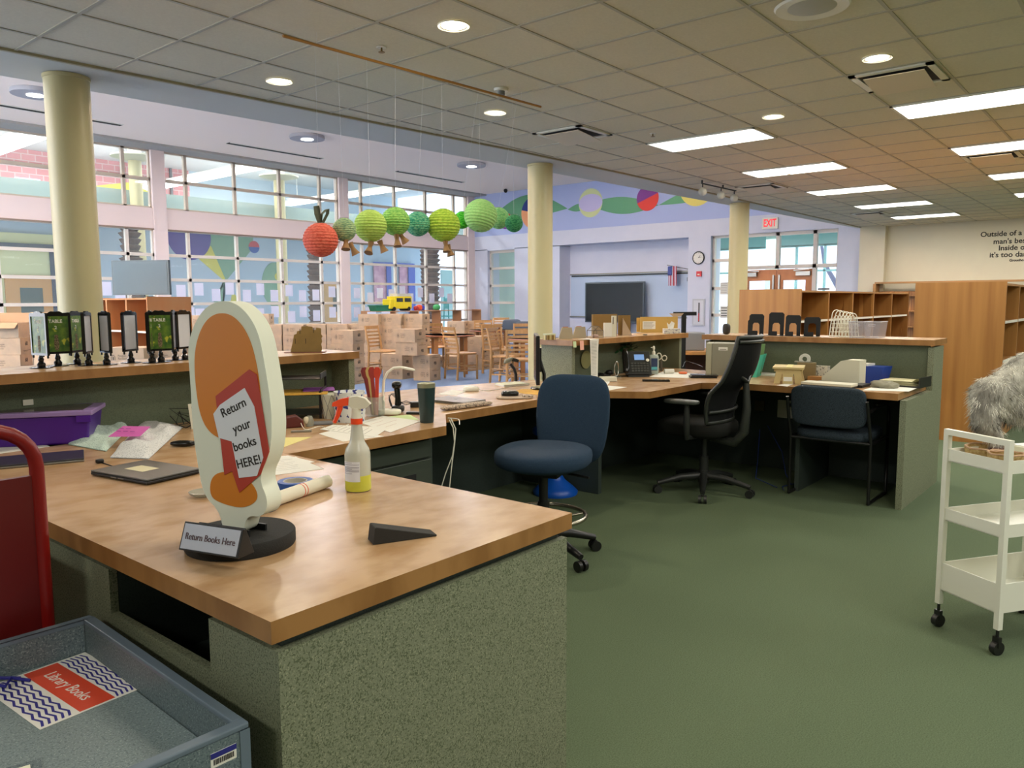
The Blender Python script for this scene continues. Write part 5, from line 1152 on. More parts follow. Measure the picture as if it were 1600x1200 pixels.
MB().box(w0-.05, w0+.004, -d0-.010, -d0+.004, h0-.03, h0-.002).build('handle', pm, o)
v = on(2, 628, 1.0); tag(MB().box(-.02, .02, -.004, 0, -.012, .012).build('wall_plate', whitep, loc=(at(3, 620, .93).x, 3.717, .93)), 'small cream plate on the dark counter back, far left', 'plate')
# mesh bags and pink slip
def cloth(name, label, px4, m, z, h, seed, nx=16, ny=12, cat='bag', thick=.003):
    P = [at(*p, z) for p in px4]; c_ = sum((Vector(p) for p in P), Vector())/4; c_.z = z
    vs = []; fs = []; 
    for j in range(ny+1):
        for i in range(nx+1):
            u, v_ = i/nx, j/ny; p = P[0].lerp(P[1], u).lerp(P[3].lerp(P[2], u), v_); e = min(u, 1-u, v_, 1-v_)
            z_ = .004+h*min(1, e*5)**.6*(.45+.75*mnoise.noise(Vector((p.x*9, p.y*9, seed)))+.25*mnoise.noise(Vector((p.x*28, p.y*28, seed)))); vs.append((p.x-c_.x, p.y-c_.y, max(.003, z_)))
    k = len(vs); vs += [(x, y, max(.0005, z_-thick)) for x, y, z_ in vs]
    for j in range(ny):
        for i in range(nx): a = j*(nx+1)+i; fs += [(a, a+1, a+nx+2, a+nx+1), (k+a, k+a+nx+1, k+a+nx+2, k+a+1)]
    o = MB().add(vs, fs).build(name, m, loc=c_, smooth=80); return tag(o, label, cat)
def mesh_cloth(name, c, c2, sc=500):
    m = mat(name, c, .8); nt = m.node_tree; t = nt.nodes.new('ShaderNodeTexVoronoi'); t.inputs['Scale'].default_value = sc*.35; tc = nt.nodes.new('ShaderNodeTexCoord'); nt.links.new(tc.outputs['Object'], t.inputs[0])
    r = nt.nodes.new('ShaderNodeMapRange'); r.inputs[1].default_value = .25; r.inputs[2].default_value = .4; nt.links.new(t.outputs[0], r.inputs[0]); mx = nt.nodes.new('ShaderNodeMix'); mx.data_type = 'RGBA'; mx.inputs[6].default_value = hx(c2); mx.inputs[7].default_value = hx(c)
    nt.links.new(r.outputs[0], mx.inputs[0]); nt.links.new(mx.outputs[2], nt.nodes['Principled BSDF'].inputs['Base Color']); return m
cloth('mesh_bag', 'mint white mesh laundry bag beside the purple tub', ((106, 695), (160, 657), (212, 660), (166, 706)), mesh_cloth('mint_mesh', '#c9dccf', '#90ad9e'), Z0, .055, 3)
cloth('mesh_bag', 'white mesh bag with a grey zip right of the mint bag', ((172, 716), (222, 660), (286, 668), (232, 718)), mesh_cloth('white_mesh', '#d8d9d8', '#a3a6a8'), Z0, .05, 8)
v = on(195, 700); o = tag(MB().add([(-.07, -.045, 0), (.07, -.05, .004), (.065, .04, .03), (-.06, .045, .03), (-.07, -.045, -.001), (.07, -.05, .003), (.065, .04, .029), (-.06, .045, .029)], [(0, 1, 2, 3), (7, 6, 5, 4), (0, 4, 5, 1), (1, 5, 6, 2), (2, 6, 7, 3), (3, 7, 4, 0)]).build('pink_slip', mat('pink_paper', '#d868b8', .5), loc=v+Vector((.04, .03, .045)), rot=FC-.1), 'bright pink handwritten slip on top of the mesh bags', 'paper')
l = MB()
for k in range(5): l.box(-.05+.03*(k % 3), -.03+.03*(k % 3), -.02+.02*(k//3), -.017+.02*(k//3), .018+.008*(k//3), .019+.008*(k//3))
l.build('writing', mat('plum_ink', '#7a3a80', .7), o)
v = on(285, 700); o = tag(MB().sup(.055, .022, .012, .8, .8, 24, 8).build('tangled_cord', gblack, loc=v+Vector((.02, .03, .0125)), rot=FC, smooth=60), 'glossy black cord bundle behind the standee tail side', 'cord')
rb_ = MB(); random.seed(5)
pts = [(random.uniform(-.07, .07), random.uniform(-.03, .03), random.uniform(.004, .10)) for _ in range(16)]
rb_.tube(pts, .0022, 5); v = on(292, 672); tag(rb_.build('tangled_cord', blackm, loc=v+Vector((.02, .06, 0)), rot=FC, smooth=60), 'tangle of thin black cables behind the white mesh bag', 'cord')
v = on(322, 676); o = thing('small_sign', 'tilted cream framed card partly behind the standee', 'sign', v+Vector((.05, .12, 0)), FC+.25); tl = Matrix.Rotation(-.2, 4, 'X') @ Matrix.Rotation(-.12, 4, 'Y')
MB().box(-.05, .05, 0, .012, .004, .125, tl).build('frame', mat('cream_plastic', '#dcd8c4', .4), o); MB().box(-.036, .036, -.001, 0, .02, .11, tl).build('card', mat('moss_card', '#5f6b4e', .6), o)
# black letter tray with papers
v = on(470, 668); o = thing('letter_tray', 'black two level letter tray behind the standee with yellow and purple papers', 'tray', on(462, 650)-Vector((0,0,Z0+.0005))+Vector((0, 0, Z0+.0005)), FC+.1)
for z in (.02, .12, .20):
    MB().box(-.15, .15, -.11, .11, z, z+.004).box(-.15, -.145, -.11, .11, z, z+.03).box(.145, .15, -.11, .11, z, z+.03).build('tray', black, o)
MB().box(-.15, -.138, .095, .107, 0, .23).box(.138, .15, .095, .107, 0, .23).box(-.15, -.138, -.11, -.098, 0, .14).box(.138, .15, -.11, -.098, 0, .14).build('frame', black, o)
p = on(462, 650); o = tag(MB().box(-.13, .17, -.15, .08, 0, .006).build('paper_stack', mat('manila', '#d8a640', .7), loc=(p.x, p.y, Z0+.1265), rot=FC+.2), 'golden papers lying in the black letter tray', 'paper'); o = tag(MB().box(-.06, .10, -.08, .08, 0, .004).build('paper_stack', mat('purple_paper', '#8c4a9c', .6), loc=(p.x+.09, p.y-.05, Z0+.134), rot=FC+.25), 'purple papers on the golden ones in the black tray', 'paper')
# things of the left desk
def potm(name, a, b, sc):
    m = mat(name, a, .5); nt = m.node_tree; t = nt.nodes.new('ShaderNodeTexNoise'); t.inputs['Scale'].default_value = sc; tc = nt.nodes.new('ShaderNodeTexCoord'); nt.links.new(tc.outputs['Object'], t.inputs[0])
    r = nt.nodes.new('ShaderNodeMapRange'); r.inputs[1].default_value = .56; r.inputs[2].default_value = .58; nt.links.new(t.outputs[0], r.inputs[0]); mx = nt.nodes.new('ShaderNodeMix'); mx.data_type = 'RGBA'; mx.inputs[6].default_value = hx(a); mx.inputs[7].default_value = hx(b)
    nt.links.new(r.outputs[0], mx.inputs[0]); nt.links.new(mx.outputs[2], nt.nodes['Principled BSDF'].inputs['Base Color']); return m
v = on(515, 655); o = thing('storage_bin', 'round cream bin with a dark criss cross line pattern on the left desk', 'bin', on(522, 653))
MB().lathe([(.0001, 0), (.050, 0), (.064, .125), (.061, .125), (.048, .004), (.0001, .004)], 30).build('bin', mat('bin_cream', '#dcdcc8', .5), o, smooth=40)
l = MB()
for k in range(8): a0 = k*PI/4; l.tube([((.0505+.0135*t/6)*math.cos(a0+t*.13), (.0505+.0135*t/6)*math.sin(a0+t*.13), .125*t/6) for t in range(7)], .001, 4).tube([((.0505+.0135*t/6)*math.cos(a0-t*.13), (.0505+.0135*t/6)*math.sin(a0-t*.13), .125*t/6) for t in range(7)], .001, 4)
l.build('pattern', mat('pattern_navy', '#30304a', .6), o)
for i, (px, d, s, zz) in enumerate(((548, 2.88, 1.0, 0),)):
    o = thing('storage_bin', 'round white bins with dark blue blotches nested on the left desk', 'bin', on(547, 658), 0)
    pm_ = potm('pot_blue', '#dfe0dc', '#2b2f78', 42)
    MB().lathe([(.0001, 0), (.070, 0), (.082, .085), (.079, .085), (.068, .004), (.0001, .004)], 30).build('bin', pm_, o, smooth=40)
    MB().lathe([(.062, .088), (.078, .15), (.075, .15), (.058, .09)], 30).build('upper_bin', pm_, o, smooth=40)
v = on(452, 672); o = thing('tape_dispenser', 'dark maroon tape dispenser at the left of the desk clutter', 'dispenser', on(456, 668), FC+.5)
MB().prism([(-.055, 0), (.055, 0), (.05, .035), (.02, .06), (-.03, .055), (-.055, .03)], -.022, .022, axis='y').build('body', mat('maroon', '#5a1f18', .35), o, bevel=.006)
v = on(482, 668); o = thing('glass_trinket', 'small clear and cream trinket beside the maroon dispenser', 'ornament', on(484, 666)); MB().lathe([(.018, 0), (.022, .02), (.016, .04), (.012, .05)], 18).build('cup', mat('glass_grey', '#a9aa9a', .1, alpha=.6), o, smooth=50); MB().sup(.014, .012, .018, .8, .8, 14, 8, None, (-.018, 0, .03)).build('figure', mat('bone', '#d8ceb0', .6), o, smooth=60)
v = on(474, 674); tag(MB().box(-.045, .045, -.015, .015, 0, .006).build('phone_battery', steel, loc=on(471, 675), rot=FC+.15), 'thin silver slab with dark edge on the left desk front', 'gadget')
tag(MB().box(-.05, .05, -.03, .03, 0, .012).build('stapler', mgrey, loc=on(503, 663), rot=FC+.3, bevel=.004), 'flat grey gadget under the white cable left of the patterned bins', 'gadget')
cable([(470, 662, .02), (478, 672, 0), (500, 667, 0), (520, 672, 0), (545, 664, .0)], .002, whitep, 'white charging cable between the dispenser and the papers')
sheet('loose_paper', 'yellow sheet on the left desk right of the standee', ((434, 702), (445, 684), (487, 683), (432, 703)), m=mat('pale_yellow', '#e6d98a', .8))
sheet('loose_paper', 'printed page at the desk edge behind the spray bottle', ((500, 671), (520, 664), (608, 668), (586, 683)), lines=8, z=Z0+.0012, lm=inkg)
sheet('loose_paper', 'curled white page under the printed page behind the spray bottle', ((498, 678), (530, 670), (600, 682), (536, 690)), z=Z0)
sheet('loose_paper', 'map like sheet with brown print left of the dark tumbler', ((560, 660), (598, 650), (658, 658), (610, 676)), lines=4, z=Z0+.0004, lm=mat('brown_print', '#a5745c', .8))
sheet('loose_paper', 'pale green sheet edge behind the map like sheet', ((596, 652), (640, 648), (655, 656), (620, 658)), m=mat('pale_green', '#c9dca0', .8), z=Z0-.0003)
# jar of sticks
v = on(586, 640); J = on(586, 650); o = thing('glass_jar', 'clear glass jar on the desk behind the trigger of the spray bottle', 'jar', J)
MB().lathe([(.0001, 0), (.045, 0), (.052, .01), (.052, .07), (.045, .085), (.045, .098), (.048, .10), (.045, .102), (.042, .085), (.049, .07), (.049, .012), (.0001, .004)], 32).build('jar', mat('jar_glass', '#bcc4b8', .06, alpha=.28), o, smooth=60)
sc_ = ['#b8321e', '#9c2a22', '#c8a862', '#7a3a2e', '#b8321e']
for i, (dx, lean, m_) in enumerate(((.022, .03, '#c23a1e'), (.005, -.06, '#9c2f26'), (-.006, -.10, '#c9ab66'), (-.018, -.13, '#8e2f2a'), (-.026, -.17, '#7e2c2e'))):
    p = J+Vector((RT.x*dx*.5, RT.y*dx*.5, .005)); M3 = Matrix.Rotation(lean, 4, 'Y')
    pr = [(-.008, 0), (.008, 0), (.010, .19), (.017, .21), (.018, .235), (.009, .252), (-.009, .252), (-.018, .235), (-.017, .21), (-.010, .19)]
    k = tag(MB().prism(pr, -.0015+i*.004-.008, .0015+i*.004-.008, M=M3, axis='y').build('marker_stick', mat('stick_%d' % i, m_, .5), loc=p, rot=FC, smooth=0), '%s flat wooden stick in the glass jar, %s from the right' % (['bright red', 'brick red', 'tan', 'maroon', 'dark maroon'][i], ORD[i]), 'stick', 'sticks in the glass jar')
# gooseneck lamp, wireless scanner, tumbler
L_ = on(604, 648); o = thing('desk_lamp', 'small white gooseneck lamp with oval base beside the stick jar', 'lamp', L_, FC); o.scale = (1.2, 1.2, 1.15)
MB().sup(.055, .035, .013, .5, .7, 30, 10, None, (.01, 0, .013)).build('base', whitep, o, smooth=60)
gp = [(-.012, 0, .02), (-.014, 0, .10), (-.008, 0, .16), (.008, 0, .195), (.035, 0, .215), (.065, 0, .218)]
MB().tube(gp, .006, 10).build('gooseneck', whitep, o, smooth=60); MB().sup(.035, .014, .006, .6, .8, 20, 8, lambda q: Vector((q.x, q.y, q.z-.22*q.x)), (.095, 0, .212)).build('lamp_head', whitep, o, smooth=60)
S_ = on(622, 644); o = thing('barcode_scanner', 'black upright handheld scanner in its stand left of the tumbler', 'scanner', S_, FC)
MB().sup(.035, .04, .02, .6, .8, 24, 8, None, (0, 0, .02)).build('base', black, o, smooth=60); MB().tube([(0, 0, .03), (0, .005, .08), (-.004, 0, .13)], [.018, .015, .016], 12).build('handle', gblack, o, smooth=60); MB().sup(.026, .035, .02, .7, .8, 22, 10, None, (-.004, -.005, .148)).build('head', gblack, o, smooth=60)
cb = MB(); random.seed(9)
for k in range(3): cb.tube([(-.03+random.uniform(-.01, .01), 0, .03), (-.05, .01, .09-.012*k), (-.02-.01*k, .02, .10), (.01, .01, .05), (.045, 0, .06-.01*k), (.08, 0, .05)], .0022, 5)
cb.build('cord', black, o, smooth=60)
T_ = on(682, 662); T_ = at(667, 660, Z0); o = thing('travel_tumbler', 'dark green travel tumbler with steel rim on the desk corner', 'tumbler', Vector((T_.x, T_.y, Z0+.0005)), 0); o.scale = (1.12, 1.12, 1.24)
MB().lathe([(.0001, 0), (.029, 0), (.0305, .004), (.039, .138), (.0395, .14)], 36).build('body', mat('tumbler_green', '#24393a', .4), o, smooth=40); MB().lathe([(.0395, .14), (.0395, .156), (.036, .158), (.034, .150), (.0001, .150)], 36).build('rim', mat('tumbler_rim', '#a8a68c', .3, .7), o, smooth=40)
cable([(700, 654, 0), (716, 656, .0), (718, 664, .0)], .0025, whitep, 'white cable draped over the desk corner right of the tumbler')
# the drop of that cable in front of the desk
e = at(703, 652, Z0)
for i, (dx, pts) in enumerate(((0, [(702, 656, .765), (708, 668, .74), (710, 690, .66), (707, 712, .56), (696, 740, .42), (690, 760, .3)]), (1, [(704, 653, .765), (712, 670, .74), (710, 695, .62), (706, 725, .48), (702, 765, .28)]))):
    P = []
    for px, py, z in pts:
        d = ray(px, py); t = 3.72/(d.x*.768+d.y*.64) ; P.append(Vector((d.x*t, d.y*t, EYE+d.z*t)))
    c_ = P[0]; tag(MB().tube([p-c_ for p in P], .003, 6).build('cable', whitep, loc=c_, smooth=60), 'white cable hanging down at the desk corner beside the file cabinet, %s strand' % ('left' if i == 0 else 'right'), 'cable')
tag(MB().box(-.04, .04, -.025, .025, 0, .03).build('power_adapter', black, loc=on(652, 636), rot=FC+.2, bevel=.004), 'black power adapter left of the tumbler', 'adapter')
tag(MB().box(-.05, .03, -.02, .02, 0, .012).build('card_reader', black, loc=on(650, 647), rot=FC-.1, bevel=.004), 'flat black gadget in front of the power adapter', 'gadget')
# closed grey laptop, wrist rest, mice
q = [on(*p) for p in ((684, 632), (700, 620), (742, 624), (722, 636))]; c_ = sum(q, Vector())/4; ex = q[2]-q[1]
o = thing('laptop', 'closed silver grey laptop right of the tumbler', 'laptop', c_, math.atan2(ex.y, ex.x)); MB().box(-.15, .15, -.10, .10, 0, .008).build('base', steel, o, bevel=.002); MB().box(-.15, .15, -.10, .10, .0085, .015).build('lid', mat('laptop_grey', '#77716c', .4, .5), o, bevel=.003); MB().box(-.012, .012, -.008, .008, .015, .0153).build('emblem', chrome, o)
a = on(690, 642); b = on(767, 632); d = b-a; o = thing('wrist_rest', 'patterned beige keyboard wrist rest on the desk edge', 'wrist rest', (a+b)/2, math.atan2(d.y, d.x)); MB().sup(d.length/2, .035, .012, .6, .5, 36, 8, None, (0, 0, .012)).build('pad', mat('rest_pattern', '#b9a690', .85, speck=[(130, .52, '#5b4d42')]), o, smooth=60)
def mouse(px, py, m, label, rot=.4): 
    v = on(px, py); o = thing('computer_mouse', label, 'mouse', v, FC+rot); MB().sup(.055, .032, .02, .6, .8, 26, 10, lambda q: Vector((q.x, q.y, max(q.z, -.012)+.012)), (0, 0, 0)).build('shell', m, o, smooth=60); return o
mouse(736, 611, whitep, 'white computer mouse on the long desk', 0); cable([(748, 609, 0), (765, 611, 0), (785, 607, 0), (800, 604, 0)], .0018, whitep, 'thin white cord of the white mouse')
o = thing('mouse_pad', 'beige patterned mouse pad at the desk edge next to the navy stool', 'mouse pad', on(804, 622), FC+.1); MB().sup(.115, .07, .005, .3, .6, 30, 6, None, (0, 0, .005)).build('pad', mat('pad_beige', '#b5a18c', .85), o, smooth=40); MB().sup(.035, .04, .008, .6, .6, 20, 6, None, (.08, -.01, .012)).build('wrist_pad', _M['rest_pattern'], o, smooth=60)
k = mouse(797, 621, gblack, 'black computer mouse on the beige mouse pad', .05); k.location.z += .0105
sheet('loose_paper', 'white sheet on the long desk behind the grey laptop', ((684, 616), (706, 609), (728, 612), (712, 618)))
sheet('loose_paper', 'golden yellow sheet beside the monitor foot', ((800, 613), (815, 608), (842, 609), (840, 617)), m=mat('manila', '#d8a640', .7))
o = thing('notebook', 'white notebook leaning pages before the scanner stand', 'notebook', on(800, 602), FC+.5); MB().box(-.10, .10, -.07, .07, 0, .012).build('pages', paper, o); MB().box(-.101, .101, -.071, .071, .012, .014).build('cover', mat('cover_cream', '#d9dcc0', .6), o)
# second scanner on a bent stand
S_ = on(806, 600); o = thing('barcode_scanner', 'grey scanner head on a black bent stand left of the monitor', 'scanner', S_, FC)
MB().lathe([(.075, 0), (.07, .006), (.02, .012), (.012, .02)], 30).build('base', mat('base_cream', '#cfcdb4', .4), o, smooth=50); MB().tube([(0, 0, .015), (0, 0, .07), (-.012, 0, .11), (-.04, 0, .145)], .011, 12).build('stand', black, o, smooth=60)
MB().sup(.032, .025, .018, .6, .6, 20, 8, lambda q: Vector((q.x+.3*q.z, q.y, q.z+.3*q.x)), (-.055, 0, .17)).build('head', mat('scanner_grey', '#7f8070', .4), o, smooth=60); MB().tube([(-.04, 0, .178), (-.01, 0, .175), (.02, 0, .165)], [.013, .014, .011], 10).build('grip', black, o, smooth=60)
# desk monitor seen edge on
v = dep(839, 5.25); o = thing('monitor', 'desk monitor seen from its edge behind the navy stool', 'monitor', (v.x, v.y, Z0+.0005), FC-PI/2-.0)
MB().box(-.25, .25, -.012, .012, .05, .37).build('bezel', black, o, bevel=.003); MB().box(-.24, .24, -.014, -.012, .06, .36).build('screen', screen, o); MB().box(-.05, .05, .012, .03, .12, .28).tube([(0, .02, .2), (0, .05, .1), (0, .05, .01)], .012).build('stand', black, o, smooth=40); MB().sup(.09, .075, .006, .3, .9, 28, 6, None, (0, .03, .006)).build('foot', gblack, o, smooth=60)
# things of the middle desk
sheet('loose_paper', 'white sheet at the desk edge right of the navy stool back', ((932, 608), (940, 602), (980, 605), (940, 612)))
P_ = on(998, 595); o = thing('desk_phone', 'black office desk phone with small blue screen', 'telephone', on(998, 589), FC+.05); o.scale = (1.2, 1.2, 1.2)
tl = Matrix.Rotation(-.55, 4, 'X')
MB().box(-.085, .085, -.012, .012, .0, .17, Matrix.Translation((0, .0, .012))@tl).prism([(-.01, 0), (.10, 0), (.085, .12), (.06, .12)], -.07, .07, axis='x').build('body', mat('phone_charcoal', '#1f211f', .4), o, bevel=.003)
pl = Matrix.Translation((0, 0, .012))@tl
MB().box(-.02, .045, -.0135, -.012, .105, .145, pl).build('screen', mat('phone_screen', '#6f93c8', .3, emit=.35), o)
kb = MB()
for i in range(6):
    for j in range(4): kb.box(-.045+i*.02, -.031+i*.02, -.0155, -.012, .018+j*.018, .030+j*.018, pl)
kb.build('keypad', mat('phone_keys', '#3c3f3a', .5), o); MB().lathe([(.011, 0), (.011, .004)], 18, M=pl@Matrix.Translation((.065, -.016, .10))@Matrix.Rotation(PI/2, 4, 'X')).build('round_key', whitep, o)
MB().sup(.020, .02, .085, .5, .6, 20, 12, None, (0, 0, 0)).build('handset', gblack, o, smooth=60, loc=(-.083, .025, .10), rot=(-.5, 0, 0))
tag(MB().box(-.10, .10, -.03, .03, 0, .012).build('keyboard', gblack, loc=on(1025, 596), rot=FC-.12, bevel=.003), 'slim black keyboard in front of the desk phone', 'keyboard')
o = thing('hand_sanitizer', 'clear pump bottle with blue label right of the desk phone', 'bottle', on(1021, 585), FC); o.scale = (1.15, 1.15, 1.15)
MB().sup(.036, .026, .07, .35, .6, 26, 12, None, (0, 0, .07)).build('bottle', mat('sanitizer_clear', '#b9c4b8', .2, alpha=.75), o, smooth=60); MB().box(-.022, .022, -.0275, -.0255, .03, .115).build('label', mat('label_navy2', '#2a3a5e', .5), o); MB().box(-.02, .02, -.0285, -.0275, .035, .055).build('label_band', mat('label_teal', '#5ab4bc', .5), o); MB().lathe([(.012, .14), (.012, .16), (.006, .162), (.006, .175), (.009, .18), (.007, .198), (.0001, .2)], 16).box(-.02, .006, -.005, .005, .186, .192).build('pump', whitep, o, smooth=40)
o = thing('cream_mug', 'cream scissors handles sticking up behind the sanitizer', 'scissors', on(1033, 580), FC)
o.name = 'scissors'
MB().tube([(-.005, 0, .0), (-.003, 0, .09)], .006, 6).tube([(.006, 0, .0), (.005, 0, .09)], .006, 6).build('blade', steel, o); MB().tube([(-.02+.02*math.cos(t*PI/8), 0, .125+.028*math.sin(t*PI/8)) for t in range(16)], .005, 8, closed=True).tube([(.025+.02*math.cos(t*PI/8), 0, .11+.022*math.sin(t*PI/8)) for t in range(16)], .005, 8, closed=True).build('handle', mat('cream_plastic', '#dcd8c4', .4), o, smooth=60)
o = thing('potted_plant', 'dark green leafy plant behind the desk phone', 'plant', on(974, 581)); o.scale = (1.2, 1.2, 1.2)
MB().lathe([(.0001, 0), (.04, 0), (.05, .08), (.045, .08), (.0001, .07)], 22).build('pot', black, o, smooth=40); lf = MB(); random.seed(4)
for k in range(150):
    a = random.uniform(0, 2*PI); r_ = random.uniform(.01, .085); c_ = Vector((r_*math.cos(a)-.02*(k % 3), r_*math.sin(a), random.uniform(.10, .215)-r_*.3)); t = Vector((math.cos(a), math.sin(a), random.uniform(-.5, .5))).normalized(); s_ = t.cross(Vector((0, 0, 1))).normalized()*.018; lf.add([c_-t*.004, c_+t*.02+s_, c_+t*.05, c_+t*.02-s_], [(0, 1, 2, 3)])
    if k % 6 == 0: lf.cyl((0, 0, .07), c_, .0015, n=4)
lf.build('leaves', mat('leaf_green', '#1f5a2c', .5), o)
o = thing('magnifier_lamp', 'chrome rimmed round hand mirror leaning beside the desk phone', 'mirror', on(963, 591), FC+.9)
MB().tube([(.03*math.cos(t*PI/12), 0, .07+.055*math.sin(t*PI/12)) for t in range(24)], .005, 8, closed=True).box(-.03, .03, -.03, .03, 0, .012).build('frame', chrome, o, smooth=50); o.name = 'hand_mirror'
o = thing('cable_pile', 'pile of black cables and a headset left of the desk phone', 'cable', on(938, 588), FC)
random.seed(21); cb = MB()
for k in range(5): cb.tube([(random.uniform(-.10, .10), random.uniform(-.04, .04), random.uniform(.005, .03)) for _ in range(8)], .004, 6)
cb.build('cords', black, o, smooth=60); MB().sup(.03, .03, .02, .8, .8, 18, 8, None, (.07, 0, .03)).build('plug_block', black, o, smooth=50)
tag(MB().box(-.06, .06, -.035, .035, 0, .035).build('cable_box', mat('cream_plastic', '#dcd8c4', .4), loc=on(950, 596), rot=FC+.1, bevel=.005), 'small cream adapter box in front of the cable pile', 'adapter')
sheet('loose_paper', 'white sheets under the cream adapter box', ((925, 600), (940, 592), (955, 594), (948, 603)), th_=.003)
tag(MB().sup(.05, .03, .022, .5, .5, 20, 8).build('tape_gun', mat('cream_plastic', '#dcd8c4', .4), loc=on(1044, 572)+Vector((0, 0, .022)), rot=FC, smooth=60), 'cream rounded device right of the sanitizer', 'gadget')
sheet('loose_paper', 'white paper under the orange wrapper on the middle desk', ((1015, 589), (1035, 581), (1090, 584), (1075, 591)), th_=.002)
tag(MB().cyl((-.05, 0, .018), (.03, 0, .018), .018, n=18).build('paper_roll', paper, loc=on(1047, 584)+Vector((0, 0, .003)), rot=FC+.2, smooth=40), 'short white paper roll on the middle desk', 'paper roll')
tag(MB().sup(.035, .02, .01, .7, .7, 18, 8).build('orange_wrapper', mat('wrapper_orange', '#e8703c', .5), loc=on(1067, 585)+Vector((0, 0, .0125)), rot=FC, smooth=60), 'small orange wrapper right of the white paper roll', 'wrapper')
o = thing('notebook', 'stack of thin black folders by the mesh chair', 'notebook', on(1098, 590), FC-.1); MB().box(-.10, .10, -.06, .06, 0, .012).build('cover', black, o, bevel=.002); MB().box(-.09, .11, -.055, .06, .0125, .024).build('top_cover', gblack, o, bevel=.002)
cable([(1045, 572, 0), (1056, 568, .02), (1066, 574, 0), (1072, 565, .02), (1090, 570, 0), (1098, 574, 0)], .0025, black, 'black cable squiggle at the far end of the middle desk')
# on the middle ledge
ZL = TT+.0005
def led(px, d): v = dep(px, d); return Vector((v.x, v.y, ZL))
def ledY(px, y): d = ray(px, 520); t = y/d.y; return Vector((d.x*t, y, ZL))
o = thing('round_tin', 'short striped round tin at the left end of the middle ledge', 'tin', ledY(852, 3.46)+Vector((.05, 0, 0))); MB().lathe([(.0001, 0), (.045, 0), (.045, .035), (.0001, .035)], 28).build('tin', mat('tin_stripes', '#7b5f26', .4, noise=(40, .45, .55, (1, 1, .02)), col2='#d8c78a'), o, smooth=40); MB().lathe([(.047, .035), (.047, .045), (.0001, .046)], 28).build('lid', mat('lid_cream', '#c5c8a4', .4), o, smooth=40)
for i, px in enumerate((884, 905)):
    o = thing('paper_bag', 'grey brown folded paper tent on the middle ledge, %s one' % ('left' if i == 0 else 'right'), 'stand', ledY(px, 3.45), FC+.1); MB().prism([(-.055, 0), (.055, 0), (.045, .085), (-.030, .085)], -.012, .012, axis='y').build('sleeve', mat('grey_kraft', '#a99e86', .8), o)
    MB().box(-.02, .02, .012, .02, .0, .09).build('card_insert', mat('kraft_red', '#b5694a', .7), o)
o = thing('glass_house', 'small glass house lantern with dark metal edges on the middle ledge', 'lantern', ledY(930, 3.36), FC+.5)
e = MB(); w_, h_, r_ = .045, .055, .09; P8 = [(sx*w_, sy*w_, z) for z in (0, h_) for sx, sy in ((-1, -1), (1, -1), (1, 1), (-1, 1))]
for i, j in ((0, 1), (1, 2), (2, 3), (3, 0), (4, 5), (5, 6), (6, 7), (7, 4), (0, 4), (1, 5), (2, 6), (3, 7)): e.cyl(P8[i], P8[j], .002, n=6)
for a_, b_ in ((4, 0), (7, 0), (5, 1), (6, 1)): e.cyl(P8[a_], (0, -w_ if a_ in (4, 5) else w_, r_), .002, n=6)
e.cyl((0, -w_, r_), (0, w_, r_), .002, n=6); e.build('frame', mat('bronze', '#4d3c2a', .4, .8), o)
MB().add([(-w_, -w_, 0), (w_, -w_, 0), (w_, -w_, h_), (0, -w_, r_), (-w_, -w_, h_), (-w_, w_, 0), (w_, w_, 0), (w_, w_, h_), (0, w_, r_), (-w_, w_, h_)], [(0, 1, 2, 3, 4), (9, 8, 7, 6, 5), (2, 7, 8, 3), (4, 3, 8, 9), (1, 6, 7, 2), (0, 4, 9, 5)]).build('glass', glass, o); MB().sup(.025, .025, .012, .7, .7, 16, 8, None, (0, 0, .014)).build('stones', mat('pink_stone', '#c09a8c', .6), o, smooth=50)
o = sheetp = thing('receipt_strip', 'long printed white sheet hanging from the middle ledge edge', 'paper', ledY(925, 3.235)+Vector((.0, -.0, 0)), -.01)
MB().add([(-.055, .09, .001), (.06, .09, .001), (.06, -.02, .001), (-.055, -.02, .001), (.05, -.022, -.10), (-.05, -.022, -.10), (.035, -.03, -.285), (-.05, -.03, -.285)], [(0, 3, 2, 1), (3, 5, 4, 2), (5, 7, 6, 4)]).build('strip', paper, o)
l = MB()
for k in range(24): l.box(-.042, .03-.0006*k, -.0245-.0003*k*.9, -.0235-.0003*k*.9, -.02-.0105*k, -.018-.0105*k)
l.build('print', mat('faint_ink2', '#8c8c84', .8), o)
for i, (px, py, c_, s_) in enumerate(((898, 536, '#c9dcae', .035), (909, 540, '#ecb09c', .045))):
    p = atY(px, py, 3.225); tag(MB().box(-.018-.005*i, .018+.005*i, 0, .0012, -s_-.012*i, .01).build('sticky_note', mat('note_%d' % i, c_, .8), loc=(p.x, p.y, 1.056), rot=(-.08, 0, -.02)), '%s sticky note hanging from the middle ledge edge' % ['pale green', 'salmon pink'][i], 'sticky note')
tag(MB().lathe([(.0001, 0), (.07, 0), (.0001, .004)], 24, M=Matrix.Rotation(PI/2, 4, 'X')).build('round_card', mat('olive_card2', '#8a8a58', .7), loc=(atY(916, 560, 3.41).x, 3.41, atY(916, 562, 3.41).z)), 'olive round card pinned on the dark back of the middle counter', 'card')
o = thing('kraft_carton', 'tall brown kraft box backs standing on the middle ledge', 'box', ledY(945, 3.50)+Vector((0, 0, 0)), FC+.55)
k = .17
MB().box(-.13, .12, -.01, .01, 0, .175).build('panel', mat('kraft_brown', '#8a6a36', .8), o)
